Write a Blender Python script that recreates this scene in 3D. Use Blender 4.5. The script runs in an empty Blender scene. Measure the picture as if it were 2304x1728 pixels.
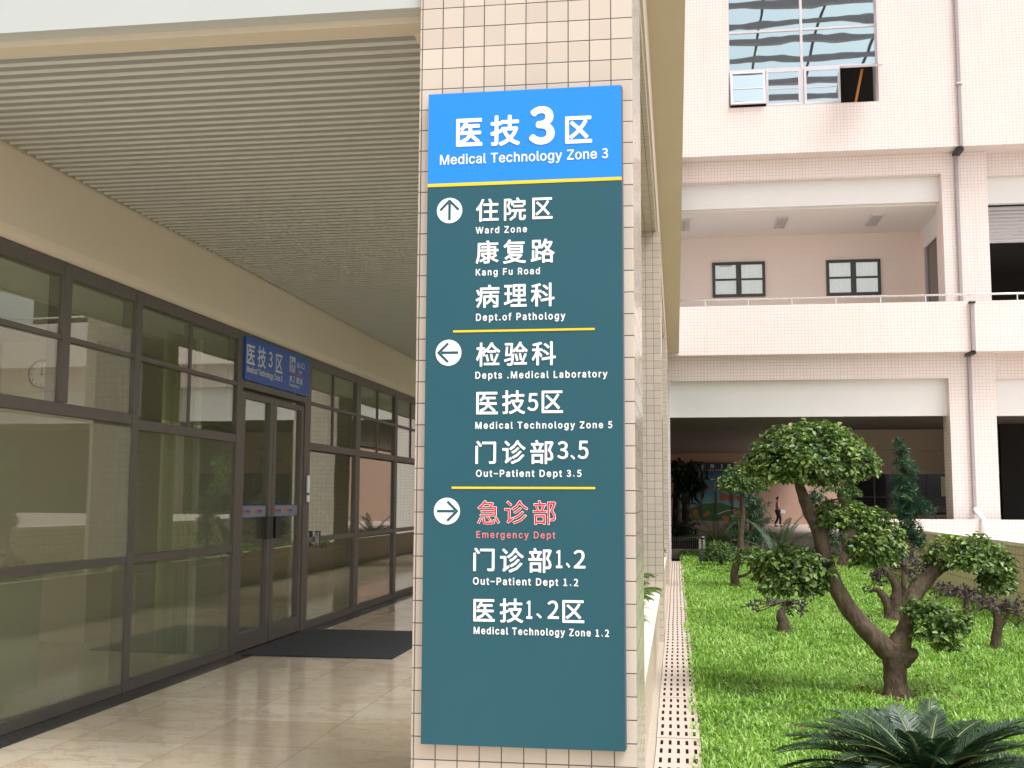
import bpy, bmesh, math, random
import numpy as np
from mathutils import Vector, Matrix
from mathutils.geometry import tessellate_polygon, delaunay_2d_cdt
R = math.radians
random.seed(7); rng = np.random.default_rng(11)
S = bpy.context.scene
COL = S.collection

# ------------------------------------------------------------------ camera, sky, sun, exposure
FPX, CX, CY, CAMZ = 2488.0, 1152.0, 864.0, 1.6
yaw, pitch, roll = R(8.43), R(5.92), R(0.243)
cf = Vector((-math.sin(yaw)*math.cos(pitch), math.cos(yaw)*math.cos(pitch), math.sin(pitch)))
cr = Vector((math.cos(yaw), math.sin(yaw), 0)); cu = cr.cross(cf)
cr, cu = cr*math.cos(roll)+cu*math.sin(roll), cu*math.cos(roll)-cr*math.sin(roll)
cam = bpy.data.cameras.new('camera'); cam.lens = 36*FPX/2304; cam.sensor_width = 36
cam.clip_start = .05; cam.clip_end = 500
co = bpy.data.objects.new('camera', cam); COL.objects.link(co)
M = Matrix((( cr.x, cu.x, -cf.x, 0), (cr.y, cu.y, -cf.y, 0), (cr.z, cu.z, -cf.z, CAMZ), (0, 0, 0, 1)))
co.matrix_world = M
S.camera = co

SUN_EL, SUN_AZ = 62, 128           # azimuth clockwise from +Y: the light comes from behind the camera on the right
w = bpy.data.worlds.new('World'); S.world = w; w.use_nodes = True
wn = w.node_tree; bg = wn.nodes['Background']
sk = wn.nodes.new('ShaderNodeTexSky'); sk.sky_type = 'NISHITA'; sk.sun_disc = False
sk.sun_elevation = R(SUN_EL); sk.sun_rotation = R(SUN_AZ); sk.dust_density = 4; sk.air_density = 1.0
hs = wn.nodes.new('ShaderNodeHueSaturation'); hs.inputs['Saturation'].default_value = .12
wn.links.new(sk.outputs[0], hs.inputs['Color']); wn.links.new(hs.outputs[0], bg.inputs['Color'])
bg.inputs['Strength'].default_value = .15
sl = bpy.data.lights.new('sun', 'SUN'); sl.energy = 1.5; sl.angle = R(26); sl.color = (1, .985, .955)
so = bpy.data.objects.new('sun', sl); COL.objects.link(so)
sd = Vector((math.sin(R(SUN_AZ))*math.cos(R(SUN_EL)), math.cos(R(SUN_AZ))*math.cos(R(SUN_EL)), math.sin(R(SUN_EL))))
so.rotation_euler = sd.to_track_quat('Z', 'Y').to_euler(); so.location = (6, -10, 30)
S.view_settings.view_transform = 'Standard'; S.view_settings.look = 'None'
S.view_settings.exposure = 0.9; S.view_settings.gamma = 1
S.cycles.max_bounces = 10; S.cycles.diffuse_bounces = 5; S.cycles.transparent_max_bounces = 24
S.cycles.sample_clamp_indirect = 6

def at(px, py, Y=None, z=None, X=None):
    """where a sight line of the 2304x1728 survey meets the plane y=Y, z=z or x=X"""
    d = cf + cr*((px-CX)/FPX) - cu*((py-CY)/FPX)
    t = Y/d.y if Y is not None else ((z-CAMZ)/d.z if z is not None else X/d.x)
    return Vector((d.x*t, d.y*t, CAMZ+d.z*t))
z7 = lambda x, y, Y: at(1440+x/2.56, 800+y/2.56, Y)
z8 = lambda x, y, Y: at(1440+x/2.56, 1200+y/2.56, Y)

# ------------------------------------------------------------------ mesh helpers
ROOT = {}
def tag(o, label=None, cat=None, group=None, kind=None):
    for k, v in (('label', label), ('category', cat), ('group', group), ('kind', kind)):
        if v: o[k] = v
    return o
def thing(name, label, cat, loc, group=None):
    o = bpy.data.objects.new(name, None); COL.objects.link(o); o.location = loc; o.empty_display_size = .2
    ROOT[o.name] = Vector(loc)
    return tag(o, label, cat, group)
def link(name, me, mats, parent=None, base=None, smooth=False):
    """vertices are given in place; they are shifted so that the origin is the thing's base"""
    off = ROOT[parent.name] if parent else Vector(base or (0, 0, 0))
    n = len(me.vertices)
    if off.length > 0 and n:
        a = np.empty(n*3, np.float32); me.vertices.foreach_get('co', a)
        a = a.reshape(-1, 3)-np.array(off, np.float32); me.vertices.foreach_set('co', a.ravel())
    for m in (mats if isinstance(mats, (list, tuple)) else [mats]): me.materials.append(m)
    if smooth: me.polygons.foreach_set('use_smooth', np.ones(len(me.polygons), bool))
    o = bpy.data.objects.new(name, me); COL.objects.link(o)
    if parent: o.parent = parent; ROOT[o.name] = off
    else: o.location = off; ROOT[o.name] = off
    return o
class MB:
    def __init__(s): s.v = []; s.f = []; s.m = []; s.mi = 0
    def add(s, vs, fs):
        b = len(s.v); s.v += [tuple(p) for p in vs]; s.f += [tuple(i+b for i in f) for f in fs]; s.m += [s.mi]*len(fs); return s
    def box(s, x0, x1, y0, y1, z0, z1, bev=0):
        if bev:
            b = bev; P = []; 
            bm = bmesh.new(); bmesh.ops.create_cube(bm, size=1)
            for v in bm.verts: v.co = Vector(((x0+x1)/2+v.co.x*(x1-x0), (y0+y1)/2+v.co.y*(y1-y0), (z0+z1)/2+v.co.z*(z1-z0)))
            bmesh.ops.bevel(bm, geom=bm.edges[:], offset=b, segments=2, affect='EDGES', profile=.5)
            bm.verts.index_update(); s.add([v.co[:] for v in bm.verts], [[v.index for v in f.verts] for f in bm.faces]); bm.free(); return s
        return s.add([(x, y, z) for x in (x0, x1) for y in (y0, y1) for z in (z0, z1)],
            [(0, 1, 3, 2), (4, 6, 7, 5), (0, 4, 5, 1), (2, 3, 7, 6), (0, 2, 6, 4), (1, 5, 7, 3)])
    def obox(s, o, ux, uy, uz, a, b, c):
        o, ux, uy, uz = map(Vector, (o, ux, uy, uz)); P = []
        for i in a:
            for j in b:
                for k in c: P.append(o+ux*i+uy*j+uz*k)
        return s.add(P, [(0, 1, 3, 2), (4, 6, 7, 5), (0, 4, 5, 1), (2, 3, 7, 6), (0, 2, 6, 4), (1, 5, 7, 3)])
    def tube(s, pts, rad, n=10, rough=0, cap=True):
        pts = [Vector(p) for p in pts]; rings = []
        if not hasattr(rad, '__len__'): rad = [rad]*len(pts)
        up = Vector((.3, .9, .1)).normalized()
        for i, p in enumerate(pts):
            t = (pts[min(i+1, len(pts)-1)]-pts[max(i-1, 0)]).normalized()
            a = t.cross(up); a = a.normalized() if a.length > 1e-3 else t.orthogonal().normalized(); b = t.cross(a)
            rings.append([p+(a*math.cos(2*math.pi*k/n)+b*math.sin(2*math.pi*k/n))*rad[i]*(1+rough*random.uniform(-1, 1)) for k in range(n)])
        F = [(i*n+k, i*n+(k+1) % n, (i+1)*n+(k+1) % n, (i+1)*n+k) for i in range(len(pts)-1) for k in range(n)]
        if cap: F += [tuple(range(n))[::-1], tuple((len(pts)-1)*n+k for k in range(n))]
        return s.add([v for r in rings for v in r], F)
    def disc(s, c, ux, uy, r, n=40, r0=0):
        c, ux, uy = map(Vector, (c, ux, uy))
        ring = [c+(ux*math.cos(2*math.pi*k/n)+uy*math.sin(2*math.pi*k/n))*r for k in range(n)]
        if not r0: return s.add(ring, [tuple(range(n))])
        inn = [c+(ux*math.cos(2*math.pi*k/n)+uy*math.sin(2*math.pi*k/n))*r0 for k in range(n)]
        return s.add(ring+inn, [(k, (k+1) % n, n+(k+1) % n, n+k) for k in range(n)])
    def prism(s, prof, axis, a, b):
        """closed profile of 2D points swept along one axis ('x' or 'y')"""
        n = len(prof); q = lambda p, t: (t, p[0], p[1]) if axis == 'x' else (p[0], t, p[1])
        return s.add([q(p, a) for p in prof]+[q(p, b) for p in prof],
            [tuple(range(n))[::-1], tuple(range(n, 2*n))]+[(i, (i+1) % n, n+(i+1) % n, n+i) for i in range(n)])
    def build(s, name, mats, parent=None, base=None, smooth=False):
        me = bpy.data.meshes.new(name); me.from_pydata(s.v, [], s.f)
        if any(s.m): me.polygons.foreach_set('material_index', s.m)
        me.validate(); me.update()
        bm = bmesh.new(); bm.from_mesh(me); bmesh.ops.recalc_face_normals(bm, faces=bm.faces[:]); bm.to_mesh(me); bm.free()
        return link(name, me, mats, parent, base, smooth)
def box(name, mat, parent, *a, **k): return MB().box(*a, **k).build(name, mat, parent)
def part(o, label): o['label'] = label; return o

# ------------------------------------------------------------------ materials
def new_mat(name):
    m = bpy.data.materials.new(name); m.use_nodes = True; nt = m.node_tree
    return m, nt, nt.nodes, nt.links, nt.nodes['Principled BSDF']
def mth(N, L, op, a, b=None, c=None):
    n = N.new('ShaderNodeMath'); n.operation = op
    for i, v in enumerate((a, b, c)):
        if v is None: continue
        if isinstance(v, (int, float)): n.inputs[i].default_value = v
        else: L.new(v, n.inputs[i])
    return n.outputs[0]
def mixc(N, L, fac, a, b):
    n = N.new('ShaderNodeMix'); n.data_type = 'RGBA'
    for s_, v in ((n.inputs[0], fac), (n.inputs[6], a), (n.inputs[7], b)):
        if isinstance(v, (int, float)): s_.default_value = v
        elif isinstance(v, tuple): s_.default_value = (*v[:3], 1)
        else: L.new(v, s_)
    return n.outputs[2]
def noise(N, L, scale, detail=4, vec=None, rough=.55):
    n = N.new('ShaderNodeTexNoise'); n.inputs['Scale'].default_value = scale; n.inputs['Detail'].default_value = detail
    n.inputs['Roughness'].default_value = rough
    if vec is not None: L.new(vec, n.inputs['Vector'])
    return n.outputs['Fac']
def ramp(N, L, fac, stops):
    n = N.new('ShaderNodeValToRGB'); L.new(fac, n.inputs[0]); e = n.color_ramp.elements
    while len(e) < len(stops): e.new(.5)
    for i, (p, c) in enumerate(stops): e[i].position = p; e[i].color = (*c, 1) if len(c) == 3 else c
    return n.outputs[0]
def mapr(N, L, v, a, b, c=0, d=1):
    n = N.new('ShaderNodeMapRange'); L.new(v, n.inputs[0])
    for i, x in enumerate((a, b, c, d)): n.inputs[i+1].default_value = x
    return n.outputs[0]
def bump(N, L, bs, h, strength, dist=.01):
    b = N.new('ShaderNodeBump'); b.inputs['Strength'].default_value = strength; b.inputs['Distance'].default_value = dist
    L.new(h, b.inputs['Height']); L.new(b.outputs[0], bs.inputs['Normal'])
def pos(N): return N.new('ShaderNodeNewGeometry').outputs['Position']
def plain(name, col, rough=.5, metal=0, var=.08, scale=6, spec=None, bmp=0, bscale=60):
    m, nt, N, L, bs = new_mat(name); p = pos(N)
    f = noise(N, L, scale, 5, p)
    L.new(mixc(N, L, f, tuple(c*(1-var) for c in col), tuple(min(1, c*(1+var)) for c in col)), bs.inputs['Base Color'])
    f2 = noise(N, L, scale*3, 3, p); L.new(mapr(N, L, f2, .2, .8, max(0, rough-.06), min(1, rough+.06)), bs.inputs['Roughness'])
    bs.inputs['Metallic'].default_value = metal
    if spec is not None: bs.inputs['Specular IOR Level'].default_value = spec
    if bmp: bump(N, L, bs, noise(N, L, bscale, 4, p), bmp, .004)
    return m
def tiles(name, col, col2, grout, pitch, off=(0, 0, 0), gw=.04, rough=.25, bstr=.35, gvar=0, dirt=.5):
    """square ceramic tiles on every face, laid out in world metres"""
    m, nt, N, L, bs = new_mat(name); g = N.new('ShaderNodeNewGeometry'); P = g.outputs['Position']
    sp = N.new('ShaderNodeSeparateXYZ'); L.new(P, sp.inputs[0])
    sn = N.new('ShaderNodeSeparateXYZ'); L.new(g.outputs['True Normal'], sn.inputs[0])
    mask = None; ids = []
    for i in range(3):
        u = mth(N, L, 'DIVIDE', mth(N, L, 'SUBTRACT', sp.outputs[i], off[i]), pitch)
        ids.append(mth(N, L, 'FLOOR', u))
        fr = mth(N, L, 'ABSOLUTE', mth(N, L, 'SUBTRACT', mth(N, L, 'FRACT', u), .5))
        e = mapr(N, L, fr, .5-gw*1.15, .5-gw*.75, 0, 1)
        flat = mth(N, L, 'LESS_THAN', mth(N, L, 'ABSOLUTE', sn.outputs[i]), .5)
        e = mth(N, L, 'MULTIPLY', e, flat)
        mask = e if mask is None else mth(N, L, 'MAXIMUM', mask, e)
    cb = N.new('ShaderNodeCombineXYZ')
    for i in range(3): L.new(ids[i], cb.inputs[i])
    wnz = N.new('ShaderNodeTexWhiteNoise'); wnz.noise_dimensions = '3D'; L.new(cb.outputs[0], wnz.inputs['Vector'])
    c = mixc(N, L, wnz.outputs['Value'], col, col2)
    big = noise(N, L, .9, 4, P); c = mixc(N, L, mapr(N, L, big, .35, .75, 0, .10*dirt), c, tuple(x*.62 for x in col))
    mp = N.new('ShaderNodeMapping'); L.new(P, mp.inputs[0]); mp.inputs['Scale'].default_value = (2.2, 2.2, .12)
    c = mixc(N, L, mapr(N, L, noise(N, L, 1.6, 5, mp.outputs[0], .6), .52, .78, 0, .30*dirt), c, tuple(x*y for x, y in zip(col, (.70, .66, .62))))
    gr = grout
    if gvar: gr = mixc(N, L, noise(N, L, 7, 3, P), tuple(x*(1-gvar) for x in grout), tuple(min(1, x*(1+gvar)) for x in grout))
    L.new(mixc(N, L, mask, c, gr), bs.inputs['Base Color'])
    L.new(mth(N, L, 'ADD', mth(N, L, 'MULTIPLY', mask, .5), mapr(N, L, noise(N, L, 30, 3, P), .3, .7, rough-.05, rough+.08)), bs.inputs['Roughness'])
    if bstr:
        h = mth(N, L, 'ADD', mth(N, L, 'MULTIPLY', mask, -1.0), mth(N, L, 'MULTIPLY', wnz.outputs['Value'], .15))
        bump(N, L, bs, mth(N, L, 'ADD', h, mth(N, L, 'MULTIPLY', noise(N, L, 12, 2, P), .12)), bstr, .004)
    return m
def glass(name, tint=(.72, .76, .70), refl=1.0, wav=.02, wsc=1.2, base=.04, col=(.95, .97, .95), film=0):
    m, nt, N, L, bs = new_mat(name); N.remove(bs); out = N['Material Output']
    tr = N.new('ShaderNodeBsdfTransparent'); tr.inputs[0].default_value = (*tint, 1)
    gl = N.new('ShaderNodeBsdfAnisotropic') if False else N.new('ShaderNodeBsdfGlossy'); gl.inputs['Roughness'].default_value = .0
    gl.inputs['Color'].default_value = (*col, 1)
    lw = N.new('ShaderNodeLayerWeight'); lw.inputs[0].default_value = .5
    f = mth(N, L, 'POWER', lw.outputs['Facing'], 5.0)
    f = mth(N, L, 'MINIMUM', mth(N, L, 'MULTIPLY', mth(N, L, 'ADD', mth(N, L, 'MULTIPLY', f, 1-base), base), refl), 1.0)
    b = N.new('ShaderNodeBump'); b.inputs['Strength'].default_value = wav; b.inputs['Distance'].default_value = .05
    L.new(noise(N, L, wsc, 1, pos(N)), b.inputs['Height']); L.new(b.outputs[0], gl.inputs['Normal'])
    mx = N.new('ShaderNodeMixShader'); L.new(f, mx.inputs[0]); L.new(tr.outputs[0], mx.inputs[1]); L.new(gl.outputs[0], mx.inputs[2])
    res = mx.outputs[0]
    if film:
        df = N.new('ShaderNodeBsdfDiffuse'); df.inputs[0].default_value = (.50, .50, .38, 1); tl = N.new('ShaderNodeBsdfTranslucent'); tl.inputs[0].default_value = (.50, .52, .38, 1)
        m1 = N.new('ShaderNodeMixShader'); m1.inputs[0].default_value = .4; L.new(df.outputs[0], m1.inputs[1]); L.new(tl.outputs[0], m1.inputs[2])
        m2 = N.new('ShaderNodeMixShader'); m2.inputs[0].default_value = film; L.new(res, m2.inputs[1]); L.new(m1.outputs[0], m2.inputs[2]); res = m2.outputs[0]
    L.new(res, out.inputs[0]); return m
def foliage(name, stops, rough=.45, trans=.3, spec=.4):
    m, nt, N, L, bs = new_mat(name); out = N['Material Output']
    a = N.new('ShaderNodeAttribute'); a.attribute_name = 'tint'
    c = ramp(N, L, a.outputs['Fac'], stops)
    L.new(c, bs.inputs['Base Color']); bs.inputs['Roughness'].default_value = rough; bs.inputs['Specular IOR Level'].default_value = spec
    t = N.new('ShaderNodeBsdfTranslucent'); h = N.new('ShaderNodeHueSaturation'); L.new(c, h.inputs['Color']); h.inputs['Value'].default_value = 1.5
    h.inputs['Saturation'].default_value = 1.15
    L.new(h.outputs[0], t.inputs[0]); mx = N.new('ShaderNodeMixShader'); mx.inputs[0].default_value = trans
    L.new(bs.outputs[0], mx.inputs[1]); L.new(t.outputs[0], mx.inputs[2]); L.new(mx.outputs[0], out.inputs[0]); return m
def bark(name, a, b, scale=14):
    m, nt, N, L, bs = new_mat(name); p = pos(N)
    mp = N.new('ShaderNodeMapping'); L.new(p, mp.inputs[0]); mp.inputs['Scale'].default_value = (1, 1, .35)
    f = noise(N, L, scale, 6, mp.outputs[0], .65); c = ramp(N, L, f, [(.3, a), (.7, b)])
    pa = noise(N, L, 3.1, 3, p); c = mixc(N, L, mapr(N, L, pa, .55, .7, 0, .55), c, (.19, .17, .12))
    L.new(c, bs.inputs['Base Color']); bs.inputs['Roughness'].default_value = .85; bump(N, L, bs, f, 1.0, .05); return m

TILE_P = .1015
M_tile = tiles('column_tile', (.535, .455, .385), (.605, .52, .44), (.095, .09, .085), TILE_P, (-.182, 5.06, 3.465), .026, .16, .5, .3)
M_far = tiles('facade_tile', (.82, .725, .69), (.85, .755, .72), (.50, .44, .44), .1, (0, 34.0, 0), .045, .35, 0, .25, dirt=.8)
M_wallt = tiles('wall_tile', (.70, .56, .43), (.74, .59, .46), (.12, .10, .09), .2, (5.4, 0, .94), .022, .3, 0, .2)
M_plast = plain('plaster', (.66, .585, .47), .8, var=.05, scale=1.5, bmp=.15)
M_soffit = plain('soffit_plaster', (.68, .575, .44), .8, var=.05, scale=1.2)
M_mould = plain('pink_plaster', (.72, .60, .52), .8, var=.04, scale=2)
M_fascia = plain('fascia_paint', (.46, .485, .475), .5, var=.02, scale=2)
M_white = plain('white_panel', (.80, .80, .79), .5, var=.02, scale=2)
M_slat = plain('slat_pan_shaded', (.29, .29, .275), .4, var=.04, scale=3)  # pan colour toned down for the shade on the down-facing panels
M_lip = plain('slat_lip_lit', (.66, .675, .61), .4, var=.04, scale=3)  # lighter colour for the lips, as if lit from the front
M_border = plain('ceiling_border_paint', (.60, .54, .44), .7, var=.04)
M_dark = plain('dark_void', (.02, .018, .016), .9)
M_frame = plain('bronze_frame', (.115, .10, .085), .42, metal=.25, var=.12, scale=9)
M_black = plain('black_plastic', (.012, .012, .012), .4)
M_grey = plain('grey_alu', (.50, .49, .50), .4, metal=.3)
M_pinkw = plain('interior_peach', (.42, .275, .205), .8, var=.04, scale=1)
M_stone = plain('planter_stone', (.55, .42, .32), .35, var=.12, scale=25)
M_cap = plain('cap_stone', (.82, .74, .64), .5, var=.06, scale=8)
M_conc = plain('mortar', (.40, .35, .29), .95, var=.25, scale=30, bmp=.6)
M_slot = plain('drain_slot_shade', (.035, .03, .025), .95, var=.3, scale=40)  # slot walls coloured near black to stand for the shade inside them
M_cover = plain('drain_concrete', (.49, .41, .35), .85, var=.08, scale=20, bmp=.3)
M_skirt = plain('dark_granite', (.03, .03, .032), .25, var=.3, scale=60)
M_mat = plain('mat_rubber', (.035, .036, .040), .85, var=.2, scale=200, bmp=.8, bscale=260)
M_steel = plain('steel', (.75, .74, .72), .25, metal=.85)
M_pipe_lipshade = plain('downpipe_paint_lip_shade', (.36, .32, .33), .45, var=.1)
M_winf = plain('window_alu', (.62, .60, .64), .45, var=.04)
M_dwin = plain('dark_window_frame', (.05, .052, .05), .45)
M_room = plain('room_wall', (.60, .54, .42), .9, var=.05, scale=1)
M_curt = plain('green_curtain', (.50, .52, .28), .9, var=.12, scale=12)
M_clear = plain('reflection_board_tone', (.52, .58, .50), .8, var=.05)  # pale tone standing for a blurred reflection in the glass
M_blue = plain('sign_blue', (.003, .225, .80), .36, var=.04, scale=3)
M_teal = plain('sign_teal', (.005, .076, .106), .42, var=.08, scale=2)
M_tealside = plain('sign_edge', (.10, .11, .14), .5)
M_lett = plain('white_vinyl', (.90, .90, .90), .5, var=.01)
M_yel = plain('yellow_vinyl', (.90, .56, .01), .5, var=.03)
M_red = plain('red_vinyl', (.62, .02, .035), .5, var=.03)
M_pink = plain('pink_vinyl', (.70, .22, .24), .5, var=.03)
M_dblue = plain('door_sign_blue', (.012, .085, .36), .4, var=.03)
M_lett2 = plain('silver_vinyl', (.55, .60, .62), .5, var=.02)
M_glass = glass('storefront_glass', (.78, .80, .71), 2.1, .012, 1.1, film=.06)
M_film = glass('hazed_glass', (.76, .78, .69), 1.9, .014, 1.1, film=.16)
M_mirror = None
def marble():
    m, nt, N, L, bs = new_mat('marble_floor'); P = pos(N)
    sp = N.new('ShaderNodeSeparateXYZ'); L.new(P, sp.inputs[0])
    u = mth(N, L, 'DIVIDE', mth(N, L, 'SUBTRACT', sp.outputs[0], -3.98), .8); v = mth(N, L, 'DIVIDE', mth(N, L, 'SUBTRACT', sp.outputs[1], 8.63), .8)
    mask = None
    for q in (u, v):
        fr = mth(N, L, 'ABSOLUTE', mth(N, L, 'SUBTRACT', mth(N, L, 'FRACT', q), .5)); e = mapr(N, L, fr, .4945, .4975)
        mask = e if mask is None else mth(N, L, 'MAXIMUM', mask, e)
    cb = N.new('ShaderNodeCombineXYZ'); L.new(mth(N, L, 'FLOOR', u), cb.inputs[0]); L.new(mth(N, L, 'FLOOR', v), cb.inputs[1])
    wn_ = N.new('ShaderNodeTexWhiteNoise'); L.new(cb.outputs[0], wn_.inputs['Vector'])
    off = N.new('ShaderNodeVectorMath'); off.operation = 'MULTIPLY_ADD'; L.new(wn_.outputs['Color'], off.inputs[0]); off.inputs[1].default_value = (9, 9, 9); L.new(P, off.inputs[2])
    mp = N.new('ShaderNodeMapping'); L.new(off.outputs[0], mp.inputs[0]); mp.inputs['Scale'].default_value = (1.2, 1.9, 1); mp.inputs['Rotation'].default_value = (0, 0, .6)
    f1 = noise(N, L, 1.6, 7, mp.outputs[0], .62); f2 = noise(N, L, 26, 5, P, .6)
    c = ramp(N, L, f1, [(.2, (.60, .49, .355)), (.42, (.70, .60, .455)), (.6, (.74, .645, .515)), (.85, (.66, .575, .45))])
    vein = mapr(N, L, mth(N, L, 'ABSOLUTE', mth(N, L, 'SUBTRACT', noise(N, L, 1.1, 6, mp.outputs[0], .7), .5)), 0, .035, .55, 0)
    c = mixc(N, L, vein, c, (.44, .29, .14))
    c = mixc(N, L, mapr(N, L, f2, .35, .7, 0, .35), c, (.48, .39, .29))
    c = mixc(N, L, mth(N, L, 'MULTIPLY', wn_.outputs['Value'], .62), c, (.50, .395, .27))
    L.new(mixc(N, L, mth(N, L, 'MULTIPLY', mask, .9), c, (.30, .21, .14)), bs.inputs['Base Color'])
    L.new(mapr(N, L, noise(N, L, 3, 4, P), .3, .7, .05, .13), bs.inputs['Roughness']); bs.inputs['IOR'].default_value = 1.6
    return m
M_marble = marble()
def mirror_glass(name, col, wav, sc):
    m, nt, N, L, bs = new_mat(name); bs.inputs['Base Color'].default_value = (*col, 1); bs.inputs['Metallic'].default_value = 1; bs.inputs['Roughness'].default_value = .015
    mp = N.new('ShaderNodeMapping'); L.new(pos(N), mp.inputs[0]); mp.inputs['Scale'].default_value = (.55, 1, 1.1)
    bump(N, L, bs, noise(N, L, sc, 1.5, mp.outputs[0]), wav, .06); return m
M_mirror = mirror_glass('coated_glass', (.42, .52, .55), .075, .9)
M_mirrorlo = mirror_glass('sash_glass', (.44, .53, .57), .03, .9)

# ================================================================== ground, floors
m, nt, N, L, bs = new_mat('lawn_soil'); p = pos(N); f = noise(N, L, 5, 6, p, .7)
L.new(ramp(N, L, f, [(.3, (.05, .085, .018)), (.55, (.08, .14, .025)), (.75, (.10, .12, .04))]), bs.inputs['Base Color']); bs.inputs['Roughness'].default_value = 1
bump(N, L, bs, f, .6, .03); M_soil = m
GZ = -.26
g = MB()
nx, ny = 40, 150
me_v = []
for j in range(ny+1):
    for i in range(nx+1):
        x = .17+(5.42-.17)*i/nx; y = 3+(41.2-3)*j/ny
        me_v.append((x, y, GZ+.012*math.sin(x*2.3+y*.7)*math.sin(y*1.1)-.005))
g.add(me_v, [(j*(nx+1)+i, j*(nx+1)+i+1, (j+1)*(nx+1)+i+1, (j+1)*(nx+1)+i) for j in range(ny) for i in range(nx)])
tag(g.build('lawn', M_soil, smooth=True), kind='structure')
g = MB(); g.box(-.30, -.176, 3, 34.6, GZ-.3, GZ-.012)
tag(g.build('mortar_strip', M_conc), kind='structure')
g = MB(); g.box(-.176, .17, 3, 34.6, GZ-.4, GZ-.33)
tag(g.build('drain_channel', M_dark), kind='structure')
g = MB(); g.add([(-200, -200, -.72), (200, -200, -.72), (200, 300, -.72), (-200, 300, -.72)], [(0, 1, 2, 3)])
tag(g.build('ground', M_conc), kind='structure')
g = MB(); g.box(-4.28, -.32, -4, 66, -.6, 0)
tag(g.build('corridor_floor', M_marble), kind='structure')
g = MB(); g.box(-4.72, -4.28, -4, 66, -.6, .002)
tag(g.build('granite_border', M_skirt), kind='structure')
g = MB(); g.box(-11, -4.72, -4, 66, -.6, -.004)
tag(g.build('interior_floor', plain('interior_tile', (.50, .46, .38), .2, var=.1)), kind='structure')
g = MB(); g.box(-.32, 20, 41.6, 66, -.6, .2)
tag(g.build('far_floor', plain('far_paving', (.36, .29, .25), .6)), kind='structure')
g = MB(); g.box(5.75, 20, 3, 33.99, -.6, .45)
tag(g.build('upper_path', plain('path_paving', (.55, .48, .42), .8)), kind='structure')

# drain covers: one slotted concrete cover, copied along the channel
def cover_mesh():
    slot = set(); W, Ln, T = .335, .592, .045; xs = [-W/2]; ys = [0]
    for k in range(5):
        c = -W/2+.040+k*.0635; xs += [c-.0108, c+.0108]
    xs.append(W/2)
    for k in range(2):
        c = .155+k*.285; ys += [c-.076, c+.076]
    ys.append(Ln); v = []; f = []
    nxx = len(xs)
    for z in (0, -T):
        for y in ys:
            for x in xs: v.append((x, y, z))
    nn = nxx*len(ys); I = lambda i, j, k: k*nn+j*nxx+i
    for j in range(len(ys)-1):
        for i in range(nxx-1):
            if i % 2 == 1 and j % 2 == 1:
                for a, b in (((i, j), (i+1, j)), ((i+1, j), (i+1, j+1)), ((i+1, j+1), (i, j+1)), ((i, j+1), (i, j))):
                    slot.add(len(f)); f.append((I(*a, 0), I(*b, 0), I(*b, 1), I(*a, 1)))
            else: f += [(I(i, j, 0), I(i+1, j, 0), I(i+1, j+1, 0), I(i, j+1, 0)), (I(i, j, 1), I(i, j+1, 1), I(i+1, j+1, 1), I(i+1, j, 1))]
    for j in range(len(ys)-1):
        for i in (0, nxx-1): f.append((I(i, j, 0), I(i, j+1, 0), I(i, j+1, 1), I(i, j, 1)))
    for i in range(nxx-1):
        for j in (0, len(ys)-1): f.append((I(i, j, 0), I(i+1, j, 0), I(i+1, j, 1), I(i, j, 1)))
    b = MB(); b.add(v, f); b.m = [1 if q in slot else 0 for q in range(len(f))]; return b
c0 = cover_mesh().build('drain_cover', [M_cover, M_slot])
tag(c0, 'slotted concrete cover of the drain running along the lawn edge', 'drain cover', 'slotted covers of the lawn drain')
for k in range(46):
    o = c0 if k == 0 else c0.copy()
    if k: COL.objects.link(o)
    o.location = (-.004+random.uniform(-.003, .003), 6.6+k*.6, GZ+random.uniform(-.003, .003)); o.rotation_euler.z = random.uniform(-.004, .004)

# ================================================================== corridor building
SY = lambda y: y*1.0112
SZ = lambda z: (z-1.6)*1.0112+1.6
GX = -4.5
b = thing('corridor_building', 'beige building wing over the corridor with slatted porch ceiling and overhanging upper floor', 'building', (-6, 20, 0))
box('fascia', M_fascia, b, -12, -1.216, 5.09, 5.19, 4.0, 6.05)
box('ceiling_border', M_border, b, -4.46, -1.216, 5.19, 5.325, 3.966, 4.06)
pr = [(-4.46, 4.03), (-4.46, 3.44), (-4.468, 3.405), (-4.485, 3.375), (-4.51, 3.352), (-4.62, 3.345), (-4.62, 4.03)]
MB().prism(pr, 'y', 5.19, 60).build('bulkhead', M_plast, b)
box('ceiling_edge_board', M_plast, b, -1.30, -1.216, 5.312, 60, 3.955, 5.24)
box('upper_storey', M_far, b, -12, .13, 5.2, 33.98, 6.062, 24)
box('overhang_soffit', M_soffit, b, -.23, .128, 5.2, 33.98, 6.05, 6.06)
box('beam', M_tile, b, -1.21, -.235, 6.27, 33.98, 5.25, 5.46)
box('beam_moulding', M_mould, b, -1.21, -.215, 5.3, 33.98, 5.46, 6.05)
box('inner_ceiling', M_white, b, -11, -4.62, 5.0, 60, 3.36, 3.45)
box('inner_back_wall', M_room, b, -11.2, -11, 5.0, 60, 0, 3.36)
box('inner_end_wall', M_room, b, -11, -4.62, 60, 60.2, 0, 3.36)
box('inner_front_sill', M_room, b, -11, -4.62, 4.8, 5.0, 0, .3)  # unseen front end left open above this sill to let daylight in
box('inner_column', M_room, b, -7.6, -6.45, 11.55, 12.7, 0, 3.36)
box('ceiling_void', M_dark, b, -4.46, -1.30, 5.31, 60, 4.03, 4.06)
sm = MB()
prof = lambda y: [(y-.010, 4.0), (y, 3.980), (y, 3.966), (y+.001, 3.965), (y+.009, 3.965), (y+.010, 3.970), (y+.010, 4.0)]
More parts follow.
